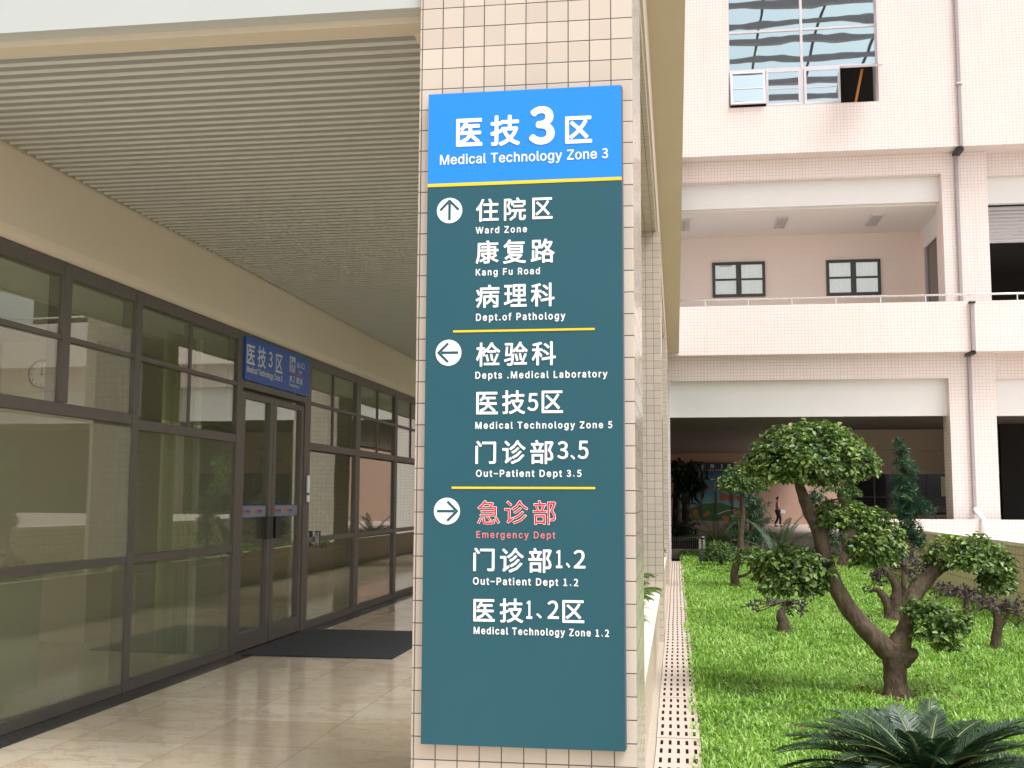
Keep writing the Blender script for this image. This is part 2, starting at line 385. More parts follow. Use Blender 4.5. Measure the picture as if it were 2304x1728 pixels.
y = 5.33
while y < 60:
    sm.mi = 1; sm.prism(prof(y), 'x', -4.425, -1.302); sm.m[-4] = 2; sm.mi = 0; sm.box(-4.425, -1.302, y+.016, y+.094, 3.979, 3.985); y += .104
tag(sm.build('corridor_ceiling', [M_slat, M_lip, M_pipe_lipshade]), kind='structure')  # pipe colour reused as a painted shade line under each lip

# tiled columns
def column(y0, y1, label):
    t = thing('tiled_column', label, 'column', (-.7, y0+.5, GZ), 'tiled columns along the corridor')
    MB().box(-1.21, -.182, y0, y1, GZ-.3, 6.0 if y0 < 6 else 5.25, bev=.006).build('shaft', M_tile, t)
    return t
column(5.06, 6.26, 'cream tiled column that carries the tall blue and green directory sign')
column(15.0, 16.2, 'second cream tiled column, just behind the planter at the lawn drain')
column(25.0, 26.2, 'third cream tiled column, a thin strip beside the far end of the drain')

# ------------------------------------------------------------------ glass wall of the corridor
sf = thing('glass_wall', 'long brown framed glass wall with double doors along the corridor', 'glass wall', (GX, 20, 0))
def mull(name, y0, y1, z0, z1, d0=.1): return box(name, M_frame, sf, GX-d0, GX, SY(y0), SY(y1), z0, z1)
zb0, zb1 = 0.004, .085; zl0, zl1 = SZ(1.056), SZ(1.118); zm0, zm1 = SZ(2.20), SZ(2.275); zt0, zt1 = SZ(2.748), SZ(2.786); zT0, zT1 = 3.24, 3.345
E_ = .004
mull('top_rail', 4.95, 59, zT0, zT1)
mull('bottom_rail', 4.95, 10.77, zb0, zb1); mull('bottom_rail', 13.10, 59, zb0, zb1)
mull('low_rail', 4.95, 10.77, zl0, zl1, .096); mull('low_rail', 13.10, 59, zl0, zl1, .096)
mull('mid_rail', 4.95, 8.58, SZ(2.20), SZ(2.285), .096); mull('mid_rail', 8.69, 10.77, SZ(2.165), SZ(2.245), .096); mull('mid_rail', 13.10, 59, SZ(2.19), SZ(2.28), .096)
mull('transom', 4.95, 10.77, zt0, zt1, .092); mull('transom', 13.10, 59, zt0, zt1, .092)
main = [(8.58, 8.69), (10.77, 10.92), (12.88, 13.10), (15.07, 15.28), (17.24, 17.41), (19.4, 19.56), (21.6, 21.78), (23.8, 24), (26, 26.2), (28.2, 28.4), (30.4, 30.6), (32.6, 32.8), (36, 36.2), (40, 40.2), (44, 44.2), (50, 50.2)]
part_m = []
for a, c in main: box('mullion', M_frame, sf, GX-.12, GX+.004, SY(a), SY(c), zb0, zT1-.002)
box('mullion', M_frame, sf, GX-.12, GX+.004, SY(7.47), SY(7.58), SZ(2.29), zT1-.002)
box('mullion', M_frame, sf, GX-.12, GX+.004, SY(6.30), SY(6.40), zb0, zT1-.002)
for c in (9.68, 14.06, 16.26, 18.4, 20.6, 22.7):
    box('glazing_bar', M_frame, sf, GX-.08, GX-.012, SY(c-.022), SY(c+.022), SZ(2.245), zT0)
def pane(y0, y1, z0, z1):
    rt = (.020 if y0 < 8.5 else .012 if y0 < 10 else 0)+random.uniform(-.002, .002); ym = SY((y0+y1)/2); hw = (SY(y1)-SY(y0))/2   # panes are never set quite true
    return MB().obox((GX-.030, ym, 0), (math.cos(rt), -math.sin(rt), 0), (math.sin(rt), math.cos(rt), 0), (0, 0, 1), (-.004, .004), (-hw, hw), (z0, z1)).build('pane', M_film if (y0 < 10.7 and z0 < 2) else M_glass, sf)
for y0, y1 in ((5.0, 6.30), (6.40, 8.58), (8.69, 10.77), (13.10, 15.07), (15.28, 17.24), (17.41, 19.4), (19.56, 21.6), (21.78, 23.8), (24, 26), (26.2, 28.2), (28.4, 30.4), (30.6, 32.6), (32.8, 36), (36.2, 40), (40.2, 44), (44.2, 50), (50.2, 59)):
    pane(y0, y1, zb1, zl0); pane(y0, y1, zl1, SZ(2.17))
    ms = {6.40: 7.52, 8.69: 9.68, 13.10: 14.06, 15.28: 16.26, 17.41: 18.4, 19.56: 20.6, 21.78: 22.7}.get(y0)
    for q0, q1 in (((y0, ms), (ms, y1)) if ms else ((y0, y1),)):
        pane(q0, q1, SZ(2.28), zt0); pane(q0, q1, zt1, zT0)
# double door
dz0, dz1 = .012, SZ(2.70)
box('door_header', M_frame, sf, GX-.12, GX+.006, SY(10.92), SY(12.88), SZ(2.745), SZ(2.815))
M_band = plain('door_band', (.22, .21, .18), .5, var=.03)
def leaf(y0, y1, hy):
    d = MB()
    a, c = SY(y0), SY(y1)
    d.box(GX-.075, GX-.005, a, c, dz0, .19); d.box(GX-.075, GX-.005, a, c, dz1-.06, dz1)
    d.box(GX-.075, GX-.005, a, a+.10, .19, dz1-.06); d.box(GX-.075, GX-.005, c-.10, c, .19, dz1-.06)
    o = d.build('door', M_frame, sf)
    MB().box(GX-.046, GX-.038, a+.1, c-.1, .19, dz1-.06).build('glass', M_glass, o)
    MB().box(GX-.034, GX-.030, a+.1, c-.1, SZ(1.392), SZ(1.508)).build('safety_band', M_band, o)
    tr = MB()
    for zz in (SZ(1.388), SZ(1.508)): tr.box(GX-.034, GX-.029, a+.1, c-.1, zz, zz+.010)
    tr.build('band_edge', M_dblue, o)
    lg = MB(); lt = MB()
    for k in (0, 1):
        yy = a+.20+k*.31*(c-a)/.83; zc = SZ(1.452)
        for ang in range(4):
            q = Vector((0, math.cos(ang*math.pi/2+.2), math.sin(ang*math.pi/2+.2))); r_ = Vector((0, -q.z, q.y))
            lg.add([Vector((GX-.0275, yy, zc))+q*.036, Vector((GX-.0275, yy, zc))+q*.012+r_*.014, Vector((GX-.0275, yy, zc)), Vector((GX-.0275, yy, zc))+q*.012-r_*.014], [(0, 1, 2, 3)])
        for q in range(5): lt.box(GX-.029, GX-.0275, yy+.048+q*.026, yy+.048+q*.026+.020, zc-.008, zc+.016)
        lt.box(GX-.029, GX-.0275, yy+.048, yy+.17, zc-.024, zc-.017)
    lg.build('red_emblem', M_red, o); lt.build('blue_mark', M_dblue, o)
    h = MB(); h.box(GX-.004, GX+.035, hy-.075, hy+.075, SZ(1.15), SZ(1.39), bev=.008); h.build('handle', M_black, o)
leaf(10.925, 11.845, SY(11.72)); leaf(11.855, 12.875, SY(11.99))
hh = MB(); hh.box(GX-.002, GX+.05, SY(13.35), SY(13.44), SZ(1.00), SZ(1.19), bev=.008); hh.build('window_handle', M_black, sf)
hh = MB(); hh.box(GX+.012, GX+.055, SY(13.32), SY(13.348), SZ(1.01), SZ(1.18)); hh.build('handle_plate', M_steel, sf)
# entry panel beside the door
t = MB(); t.box(GX+.013, GX+.035, SY(12.96), SY(13.03), SZ(1.66), SZ(1.87), bev=.004)
tag(t.build('access_panel', M_white, base=(GX, SY(13), 1.7)), 'slim white access panel on the post right of the glass door', 'access panel')
t = MB(); t.box(GX+.013, GX+.03, SY(12.97), SY(13.05), SZ(1.55), SZ(1.63), bev=.004)
tag(t.build('door_sensor', M_white, base=(GX, SY(13), 1.58)), 'small white sensor box below the slim access panel', 'sensor')
# entrance mat
t = MB(); t.box(-4.40, -2.82, 10.95, 13.2, .001, .014)
tag(t.build('entrance_mat', M_mat, base=(-3.6, 12, 0)), 'dark grey rubber mat on the marble in front of the glass door', 'doormat')
# curtains and things behind the glass
def curtain(y0, y1, x, lab, z1=3.2, amp=.035, mat=M_curt):
    n = 90; v = []
    for k in range(n+1):
        q = k/n; yy = y0+(y1-y0)*q; xx = x+amp*math.sin(q*34*(y1-y0))+amp*.4*math.sin(q*77)
        v += [(xx, yy, .08), (xx*1+.3*amp*math.sin(q*50), yy, z1)]
    me = MB(); me.add(v, [(2*k, 2*k+2, 2*k+3, 2*k+1) for k in range(n)])
    o = me.build('curtain', mat, base=(x, (y0+y1)/2, 0), smooth=True); sld = o.modifiers.new('thick', 'SOLIDIFY'); sld.thickness = .006
    return tag(o, lab, 'curtain', 'green curtains behind the glass wall')
curtain(9.95, 10.55, -4.86, 'yellow green curtain behind the glass left of the double door')
curtain(13.55, 13.95, -4.86, 'narrow yellow green curtain just right of the double door')
curtain(16.2, 16.55, -4.9, 'yellow green curtain in the third window bay past the door')
t = MB(); t.box(-4.80, -4.76, SY(10.42), SY(10.50), .06, 3.2)
tag(t.build('white_post', M_white, base=(-4.78, 10.6, 0)), 'thin white post behind the glass beside the left curtain', 'post')
t = MB(); t.box(-4.80, -4.76, SY(13.30), SY(13.36), .06, 3.2)
tag(t.build('white_post', M_white, base=(-4.78, 13.45, 0)), 'thin white post behind the glass right of the double door', 'post')
t = thing('reflection_board', 'pale low board added behind the first glass pane in place of a reflection', 'pale board', (-5.2, 7.9, 0))  # added board that stands in for a pale reflection
box('board', M_clear, t, -5.26, -5.2, 7.35, 8.6, .03, 1.0); box('rail', M_grey, t, -5.27, -5.19, 7.35, 8.6, 1.0, 1.03)

# wall clock inside
cc = Vector((-6.72, 11.53, 0)); cc.z = CAMZ+(at(95, 842, 11.53).z-CAMZ); cc.x = at(95, 842, 11.53).x
t = thing('wall_clock', 'round white wall clock seen through the upper left glass', 'clock', cc)
q = MB(); q.disc(cc+Vector((0, -.006, 0)), (1, 0, 0), (0, 0, 1), .148, 48); q.build('dial', M_lett, t)
q = MB(); pts = [cc+Vector((math.cos(a)*.156, -.012, math.sin(a)*.156)) for a in np.linspace(0, 2*math.pi, 49)]; q.tube(pts, .012, 8, cap=False); q.build('rim', M_dwin, t, smooth=True)
q = MB(); q.obox(cc+Vector((0, -.010, 0)), (1, 0, 0), (0, -1, 0), (0, 0, 1), (-.006, .006), (0, .003), (-.02, .085)); q.build('hour_hand', M_black, t)
q = MB(); q.obox(cc+Vector((0, -.014, 0)), (math.cos(-.05), 0, math.sin(-.05)), (0, -1, 0), (0, 0, 1), (-.02, .12), (0, .003), (-.004, .004)); q.build('minute_hand', M_black, t)
CLOCK = (cc, t)

# outlines of the letters on the signs, in thousandths of an em
GLYPHS = """
-|453|337,244 337,188 114,188 114,244
.|188|95,-4 78,-1 63,9 53,24 50,41 53,59 63,73 78,83 95,87 113,83 128,73 138,59 141,41 138,24 128,9 113,-1
0|373|186,0 237,11 279,42 312,92 333,165 339,256 333,348 312,419 279,469 237,499 186,509 134,499 92,469 59,419 40,348 34,256 40,165 59,92 92,42 134,11;186,50 155,57 130,82 109,122 98,180 92,256 98,333 109,390 130,431 155,454 186,461 218,454 243,431 262,390 276,333 279,256 276,180 262,122 243,82 218,57
1|402|61,0 341,0 341,53 238,53 238,509 190,509 133,483 83,471 83,432 174,432 174,53 61,53
2|372|29,0 345,0 345,55 191,55 125,49 189,115 244,179 285,242 312,302 322,363 314,411 294,452 265,484 224,503 176,509 138,505 107,497 78,482 27,437 64,402 99,435 121,449 144,456 168,458 201,454 226,441 246,419 255,392 259,361 252,306 224,248 179,185 115,115 29,37
3|354|176,0 226,8 270,25 304,54 327,92 335,142 329,178 314,210 293,235 264,254 230,266 230,270 260,283 283,300 302,325 314,354 318,387 310,429 291,463 260,488 222,503 174,509 142,507 113,499 61,471 38,452 71,411 88,429 107,442 128,452 149,457 172,459 201,455 224,446 241,431 251,408 254,383 251,352 237,325 210,306 172,293 119,289 119,241 178,237 222,224 251,203 268,176 272,144 268,111 254,86 233,67 205,55 172,52 142,55 113,63 90,75 69,90 52,107 19,69 40,48 67,29 98,15 134,4
4|376|236,0 295,0 295,141 362,141 362,190 295,190 295,509 226,509 14,182 14,141 236,141;236,190 79,190 204,378 230,424 236,440 240,440 236,347
5|359|179,0 227,8 272,29 309,64 332,113 342,171 334,231 313,276 280,307 239,324 175,330 159,328 130,319 117,311 130,455 317,455 317,509 76,509 58,276 91,254 124,274 140,280 175,284 210,280 239,264 260,241 274,210 278,171 272,130 258,97 235,74 206,58 173,52 140,56 113,64 87,76 51,107 17,66 66,29 97,14 134,4
6|381|201,0 245,8 285,29 316,63 335,107 343,161 337,216 320,258 291,289 253,308 207,314 184,312 159,304 136,293 96,256 103,335 121,392 149,431 182,454 222,459 239,457 272,444 287,434 300,421 335,459 297,490 249,507 218,509 165,499 115,471 75,421 48,346 38,245 46,157 69,88 103,40 149,11;96,207 138,249 157,260 197,270 228,264 253,251 272,228 281,197 285,161 281,122 270,92 251,69 228,54 201,50 168,55 140,75 119,107 103,151
7|386|137,0 204,0 210,111 226,208 252,295 291,382 353,469 353,509 34,509 34,454 281,454 228,372 190,289 162,204 147,109
8|371|188,0 239,8 281,25 314,52 333,86 341,128 337,165 325,195 306,220 283,241 258,256 258,260 295,297 320,348 323,379 318,421 300,457 272,484 235,501 189,509 145,501 109,486 80,459 61,425 54,383 57,354 67,329 82,306 121,268 94,251 69,228 50,201 36,168 31,132 38,88 59,54 94,25 136,8;222,276 157,306 132,327 117,352 109,383 113,409 124,432 142,448 163,459 188,463 216,457 239,446 256,427 268,404 272,375 270,354 264,333 239,295;188,46 155,52 126,63 105,82 90,107 84,138 88,165 98,189 111,212 130,232 153,249 193,232 228,212 256,191 276,165 283,130 277,101 266,78 247,61 220,50
9|364|157,0 210,10 260,40 299,94 325,170 335,276 327,360 304,425 270,473 224,499 170,509 126,501 88,480 57,448 36,404 29,350 36,295 54,253 82,220 119,203 165,195 189,199 214,207 237,218 258,235 277,256 270,176 251,119 224,80 191,57 155,52 119,57 101,65 73,90 38,52 77,21 101,10;277,306 256,281 237,264 216,251 195,243 174,241 144,247 119,260 101,283 90,314 88,350 92,388 103,419 121,442 144,457 170,461 205,455 233,436 254,406 270,362
A|480|16,0 201,509 276,509 463,0 395,0 264,372 232,478 245,478 191,302 85,0;110,142 110,199 370,199 370,142
D|502|219,0 96,0 96,57 215,57 272,63 318,81 354,110 379,149 394,198 399,255 394,312 379,361 354,399 320,428 275,446 221,452 93,452 93,509 225,509 294,501 353,478 399,441 433,391 455,329 462,255 455,181 433,119 398,68 351,31 291,8;125,509 125,0 60,0 60,509
E|419|60,0 60,509 372,509 372,452 125,452 125,286 355,286 355,229 125,229 125,57 375,57 375,0
F|410|60,0 60,509 369,509 369,452 125,452 125,278 346,278 346,221 125,221 125,0
K|467|104,145 104,216 212,344 364,509 448,509;60,0 60,509 125,509 125,0;372,0 188,259 228,309 449,0
L|393|60,0 60,509 125,509 125,57 361,57 361,0
M|628|60,0 60,509 152,509 322,49 307,49 352,187 476,509 568,509 568,0 504,0 507,457 513,457 456,291 342,0 286,0 112,457 119,457 122,0
N|523|60,0 60,509 136,509 401,82 414,55 405,54 399,195 399,509 463,509 463,0 387,0 108,452 119,454 125,291 125,0
O|533|267,-7 205,1 150,25 105,63 70,115 48,179 40,254 48,329 70,393 105,445 150,484 205,508 267,516 329,508 384,484 429,445 464,393 486,329 493,254 486,179 464,115 429,63 384,25 329,1;267,53 310,59 349,76 383,105 408,144 425,194 430,254 425,314 408,365 383,404 349,433 310,450 267,456 223,450 184,433 151,404 125,364 109,314 103,254 109,194 125,144 151,105 184,76 223,59
P|445|60,0 60,509 235,509 289,503 332,487 366,462 390,430 404,391 409,348 404,304 390,265 366,233 332,207 289,191 235,186 109,186 109,242 233,242 269,246 297,256 318,272 333,294 342,319 342,376 333,402 318,423 297,439 268,449 232,452 125,452 125,0
R|449|60,0 60,509 236,509 290,504 333,489 367,465 390,433 405,395 409,352 405,309 390,271 367,240 333,217 289,203 236,198 96,198 96,255 234,255 269,258 298,267 319,281 334,300 342,324 345,352 342,380 334,405 319,425 298,440 269,449 233,452 125,452 125,0;353,0 230,229 303,229 428,0
T|449|32,452 32,509 417,509 417,452 257,452 257,0 193,0 193,452
W|686|155,0 16,509 82,509 197,40 189,40 224,196 306,509 380,509 497,40 488,40 523,196 603,509 670,509 530,0 455,0 351,391 336,475 350,475 318,323 230,0
Z|438|42,0 42,46 341,476 348,454 40,452 40,509 397,509 397,462 97,33 90,54 399,57 399,0
a|389|160,-9 126,-5 94,5 68,22 48,45 35,73 30,108 34,138 43,161 58,179 78,193 125,211 252,230 265,235 273,243 276,257 267,297 256,311 240,322 220,329 171,329 132,313 107,288 100,274 41,291 57,322 79,346 104,364 163,382 215,383 263,372 286,360 306,343 322,320 333,290 337,251 337,0 277,0 277,52 272,52 252,25 215,1 190,-6;170,45 202,49 228,59 248,74 263,93 272,115 276,138 276,190 134,159 103,139 95,124 92,105 94,87 102,72 130,52
b|424|229,-8 198,-5 172,4 138,31 118,59 112,59 112,0 53,0 53,509 114,509 114,319 118,319 137,346 171,373 197,381 229,384 274,378 313,361 345,332 370,293 385,245 390,189 385,133 370,84 346,45 313,16 274,-2;220,47 253,51 279,66 301,88 316,117 325,151 328,189 325,227 316,261 301,290 280,311 253,325 220,330 188,325 161,312 140,291 125,263 116,229 113,189 116,150 125,115 140,86 162,65 188,51
c|396|207,-8 159,-2 117,16 82,46 56,85 40,133 34,187 40,243 56,291 82,330 117,360 159,378 207,384 234,383 284,368 324,341 353,301 362,277 303,262 281,301 257,319 226,329 207,330 173,325 145,310 124,287 108,258 99,224 96,187 99,151 108,117 124,89 145,66 173,51 207,46 243,52 271,66 292,89 304,117 363,102 354,78 325,37 306,21 261,-1
d|424|195,-8 151,-2 111,16 79,45 55,84 39,133 34,189 39,245 55,293 79,332 112,361 151,378 196,384 228,381 253,373 287,346 306,319 311,319 311,509 372,509 372,0 313,0 313,59 307,59 287,31 252,4 227,-5;205,47 236,51 263,65 284,86 299,115 309,150 312,189 309,229 300,263 284,291 263,312 237,325 205,330 172,325 145,311 124,290 108,261 99,227 96,189 99,151 109,117 124,88 145,66 172,51
e|404|212,-8 161,-2 117,16 82,46 56,85 40,132 34,187 39,242 55,290 81,329 115,359 157,378 205,384 236,382 266,374 294,361 319,341 341,315 357,282 368,242 371,169 75,169 75,221 338,221 310,202 307,237 298,269 283,294 263,314 237,326 205,330 173,326 146,313 125,294 109,270 99,241 96,178 100,139 110,106 128,80 151,61 179,50 212,46 254,53 271,61 297,88 306,105 365,91 353,63 335,39 311,19 283,4 249,-5
f|254|228,379 228,327 6,327 6,379;81,0 81,432 84,461 96,486 113,505 135,519 161,527 222,527 243,521 227,468 195,474 171,470 154,460 145,443 142,419 142,0
g|425|207,-151 168,-148 134,-140 105,-127 82,-110 64,-91 51,-69 101,-41 136,-78 154,-88 178,-95 207,-97 249,-92 282,-75 304,-47 311,-6 311,68 306,68 287,41 252,16 227,8 195,5 152,10 113,27 80,53 55,90 39,136 34,191 39,246 55,293 80,332 112,361 152,378 196,384 228,382 253,373 288,346 308,319 313,319 313,379 372,379 372,-9 367,-54 350,-90 324,-117 291,-136 251,-147;205,59 237,63 264,75 285,95 300,121 309,154 312,193 309,231 300,264 285,291 264,312 237,325 205,330 172,325 145,312 124,290 109,262 99,229 96,193 99,155 109,123 124,96 145,76 172,63
h|410|114,227 114,0 53,0 53,509 114,509 114,287 102,287 124,332 152,362 187,379 227,384 264,380 295,369 321,349 341,321 353,285 357,240 357,0 296,0 296,235 290,275 273,304 246,323 210,329 184,326 161,317 141,303 126,283 117,257
i|167|53,0 53,379 114,379 114,0;84,443 67,446 54,455 44,468 41,483 44,499 54,512 67,521 84,524 100,521 114,512 123,499 126,483 123,468 114,455 100,446
l|189|101,3 74,20 58,47 53,84 53,509 114,509 115,77 120,62 130,54 170,54 181,3 151,-2
m|610|53,0 53,379 112,379 112,295 108,295 118,323 132,346 172,376 195,384 219,386 257,380 287,361 309,331 321,295 312,295 322,321 337,343 357,361 381,375 407,383 437,386 468,383 497,372 522,354 541,328 553,296 557,255 557,0 496,0 496,254 490,289 473,313 447,326 419,330 395,328 374,320 358,307 345,290 338,270 335,247 335,0 274,0 274,260 269,288 253,311 229,326 199,330 178,328 158,320 140,307 126,289 117,266 114,238 114,0
n|410|114,227 114,0 53,0 53,379 112,379 112,287 102,287 124,332 152,362 187,379 227,384 264,380 295,369 321,349 341,321 353,285 357,240 357,0 296,0 296,235 290,275 273,304 246,323 210,329 184,326 161,317 141,303 126,283 117,257
o|415|207,-8 159,-2 117,16 82,46 56,85 40,133 34,187 40,243 56,291 82,330 117,360 159,378 207,384 256,378 299,360 333,330 359,291 376,243 381,187 376,133 359,85 333,46 299,16 256,-2;207,46 242,51 270,66 292,89 307,117 316,151 319,187 316,224 307,258 292,287 270,310 242,325 207,330 173,325 145,310 124,287 108,258 99,224 96,187 99,151 108,117 124,89 145,66 173,51
p|424|53,-143 53,379 112,379 112,319 118,319 137,346 171,373 197,381 229,384 274,378 313,361 345,332 370,293 385,245 390,189 385,133 370,84 346,45 313,16 274,-2 229,-8 198,-5 173,4 138,31 118,59 114,59 114,-143;220,47 253,51 279,66 301,88 316,117 325,151 328,189 325,227 316,261 301,290 280,311 253,325 220,330 188,325 161,312 140,291 125,263 116,229 113,189 116,150 125,115 140,86 162,65 188,51
r|259|53,0 53,379 112,379 112,321 115,321 130,347 152,367 181,380 243,384 243,322 207,326 182,323 159,315 140,301 126,284 117,262 114,237 114,0
s|365|182,-8 145,-5 112,3 84,18 62,38 45,63 36,94 94,107 105,79 124,60 150,49 181,45 217,50 244,62 262,81 268,103 265,121 254,136 237,147 149,170 104,186 72,208 53,237 47,274 51,305 65,332 87,354 115,370 149,381 187,384 223,381 254,372 279,358 299,339 314,316 324,290 268,277 258,298 243,316 219,328 187,333 156,329 131,317 114,299 109,277 112,258 124,243 144,232 275,194 306,171 325,142 331,107 326,75 312,47 290,24 260,6 223,-5
t|227|204,379 204,327 6,327 6,379;65,471 126,471 128,76 136,61 150,53 202,54 213,2 168,-4 125,2 92,21 72,52 65,93
u|410|182,-5 146,-1 115,11 89,31 69,59 57,95 53,139 53,379 114,379 114,144 119,105 137,75 164,56 200,50 226,53 249,62 268,77 283,97 293,122 296,153 296,379 357,379 357,0 298,0 298,92 307,92 286,47 257,17 222,0
w|567|138,0 23,379 87,379 165,91 175,41 165,41 206,214 252,379 316,379 392,91 402,41 391,41 434,214 480,379 545,379 429,0 368,0 277,338 291,338 199,0
x|379|21,0 171,218 171,171 29,379 100,379 207,206 175,206 233,306 282,379 352,379 209,169 209,214 358,0 287,0 173,182 205,182 148,85 91,0
y|389|47,-139 61,-86 104,-89 118,-84 130,-74 151,-36 163,-1 17,379 84,379 187,87 206,21 184,21 224,155 305,379 371,379 204,-58 177,-107 159,-124 139,-136 117,-143
医|1000|326,275 33,275 33,-14 334,-14 334,11 59,11 59,250 326,250;133,243 110,202 79,169 101,155 129,186 184,186 184,136 79,136 79,112 181,112 154,71 80,36 96,16 165,49 199,89 285,14 303,32 208,112 319,112 319,136 210,136 210,186 303,186 303,209 144,209 158,236
技|1000|215,294 215,239 132,239 132,215 215,215 215,162 139,162 139,138 150,137 175,85 208,41 162,14 112,-4 126,-28 179,-7 227,22 270,-7 321,-28 338,-6 289,13 247,40 289,90 318,155 301,163 241,162 241,215 325,215 325,239 241,239 241,294;176,138 285,138 261,93 228,57 198,94;62,294 62,223 17,223 17,199 62,199 62,122 13,109 21,83 62,96 61,-2 20,-3 28,-27 76,-22 85,-13 88,4 88,103 131,116 127,140 88,129 88,199 127,199 127,223 88,223 88,294
区|1000|325,275 34,275 34,-18 333,-18 333,8 60,8 60,250 325,250;91,205 177,129 130,87 79,52 100,32 149,69 195,112 270,32 292,51 213,131 249,175 281,223 256,233 228,189 194,148 110,220
住|1000|192,287 221,229 246,239 216,296;100,293 62,216 13,153 28,127 63,168 63,-27 89,-27 89,210 125,285;110,9 110,-16 337,-16 337,9 238,9 238,98 321,98 321,123 238,123 238,201 332,201 332,225 119,225 119,201 212,201 212,123 131,123 131,98 212,98 212,9
院|1000|163,188 163,165 304,165 304,188;136,125 136,101 185,101 166,34 105,-7 121,-28 188,21 210,101 247,101 247,9 253,-17 277,-24 309,-24 331,-12 339,34 316,44 314,7 306,-1 274,1 272,101 334,101 334,125;205,289 224,251 134,251 134,189 159,189 159,228 307,228 307,189 332,189 332,251 252,253 229,297;28,280 28,-27 51,-27 51,256 98,256 70,177 95,138 102,105 100,91 94,81 63,78 69,55 103,58 111,62 122,78 125,103 119,139 93,180 129,271 111,281
康|1000|85,83 136,45 152,61 99,97;277,147 277,120 209,120 209,147;277,167 209,167 209,193 277,193;164,290 180,263 41,263 37,73 11,-14 33,-28 61,65 67,160 67,240 182,240 182,212 92,212 92,193 182,193 182,167 75,167 75,147 182,147 182,120 89,120 89,100 182,100 182,60 66,15 76,-7 182,40 180,-4 125,-6 134,-28 193,-25 205,-16 209,2 209,60 258,16 322,-12 338,9 295,23 257,43 316,80 297,95 240,56 209,94 209,100 301,100 301,146 336,146 336,169 301,169 301,212 209,212 209,240 332,240 332,263 210,263 190,298
复|1000|101,155 264,155 264,131 101,131;101,196 264,196 264,173 101,173;75,215 75,112 114,112 77,74 33,44 51,27 94,58 119,37 148,19 81,4 12,-5 22,-28 102,-16 178,5 246,-15 322,-25 337,-2 270,5 209,18 253,45 286,80 270,91 125,89 142,111 291,112 291,215;93,294 60,245 17,207 34,186 61,209 86,238 316,238 316,260 102,260 117,287;245,69 215,47 177,29 141,47 112,69
路|1000|55,256 121,256 121,195 55,195;13,15 18,-11 153,22 151,46 105,35 105,98 142,98 154,80 175,90 175,-27 200,-27 200,-14 288,-14 288,-26 313,-26 313,90 324,84 341,106 297,129 260,158 290,201 312,252 296,259 223,258 234,288 209,294 182,234 145,186 145,279 31,279 31,172 81,172 81,29 54,23 54,139 31,139 31,18;200,9 200,76 288,76 288,9;279,235 263,204 243,176 209,229 212,235;191,99 219,118 244,141 296,99;228,159 190,127 148,104 148,121 105,121 105,172 145,172 145,183 164,167 195,207
病|1000|17,217 34,182 44,151 65,161 54,193 37,226;119,141 119,-28 143,-28 143,118 205,118 192,75 147,36 164,19 200,46 220,77 271,22 289,36 227,99 229,118 297,118 296,-2 251,-4 259,-27 310,-23 320,-14 322,141 230,141 230,177 332,177 332,200 111,200 111,177 206,177 206,141;183,290 195,255 71,255 70,118 12,89 21,65 68,91 53,38 22,-11 41,-28 86,59 96,150 96,230 336,230 336,255 225,255 210,295
理|1000|167,189 220,189 220,144 167,144;243,189 297,189 297,144 243,144;167,255 220,255 220,210 167,210;243,255 297,255 297,210 243,210;111,8 111,-16 339,-16 339,8 245,8 245,56 327,56 327,80 245,80 245,121 322,121 322,278 143,278 143,121 218,121 218,80 138,80 138,56 218,56 218,8;12,35 19,8 128,45 123,70 85,57 85,145 120,145 120,169 85,169 85,246 125,246 125,270 16,270 16,246 60,246 60,169 20,169 20,145 60,145 60,49
科|1000|176,255 208,230 232,205 250,222 225,246 193,270;162,163 197,138 224,112 242,129 179,179;130,289 79,273 19,261 26,241 74,248 74,195 15,195 15,171 71,171 44,110 10,60 23,36 50,77 74,128 74,-27 100,-27 100,136 133,83 149,104 100,164 100,171 152,171 152,195 100,195 100,254 146,268;148,67 152,41 267,60 267,-27 293,-27 293,65 338,72 334,96 293,90 293,294 267,294 267,85
检|1000|164,186 164,163 283,163 283,186;139,124 153,81 161,40 183,46 160,130;207,134 221,50 243,54 228,137;63,294 63,228 17,228 17,203 60,203 40,132 12,74 25,48 45,89 63,141 63,-28 87,-28 87,155 111,106 126,125 87,189 87,203 123,203 123,228 87,228 87,294;218,297 171,228 109,176 125,154 177,198 222,254 270,202 325,158 338,182 282,224 235,275 242,288;120,12 120,-11 328,-11 328,12 264,12 318,131 295,137 271,73 242,12
验|1000|11,52 16,30 106,55 104,75;187,186 187,163 291,163 291,186;164,127 186,42 208,48 199,89 184,132;225,136 239,51 261,55 246,139;37,230 26,109 120,109 113,31 103,1 91,-4 51,-1 58,-23 100,-24 113,-21 123,-14 136,24 145,131 117,130 130,278 22,278 22,256 106,256 95,130 51,130 60,228;234,297 190,229 131,178 147,157 195,198 236,251 279,201 328,158 341,182 291,223 249,273 256,289;152,12 152,-11 331,-11 331,12 277,12 328,128 305,134 282,71 255,12
门|1000|44,282 94,216 115,231 65,294;33,223 33,-28 59,-28 59,223;126,281 126,256 293,256 291,0 226,-2 235,-27 277,-27 303,-23 316,-13 319,7 319,281
诊|1000|46,271 97,220 116,239 63,288;232,196 193,161 146,134 163,117 212,147 253,187;265,147 216,100 152,65 169,45 235,85 286,138;301,97 237,33 138,-5 153,-28 256,16 325,87;16,184 16,159 69,159 69,37 62,14 50,0 66,-18 143,40 134,62 95,35 95,184;224,295 181,232 116,183 133,164 187,203 229,253 274,204 324,167 343,188 288,225 242,274 248,287
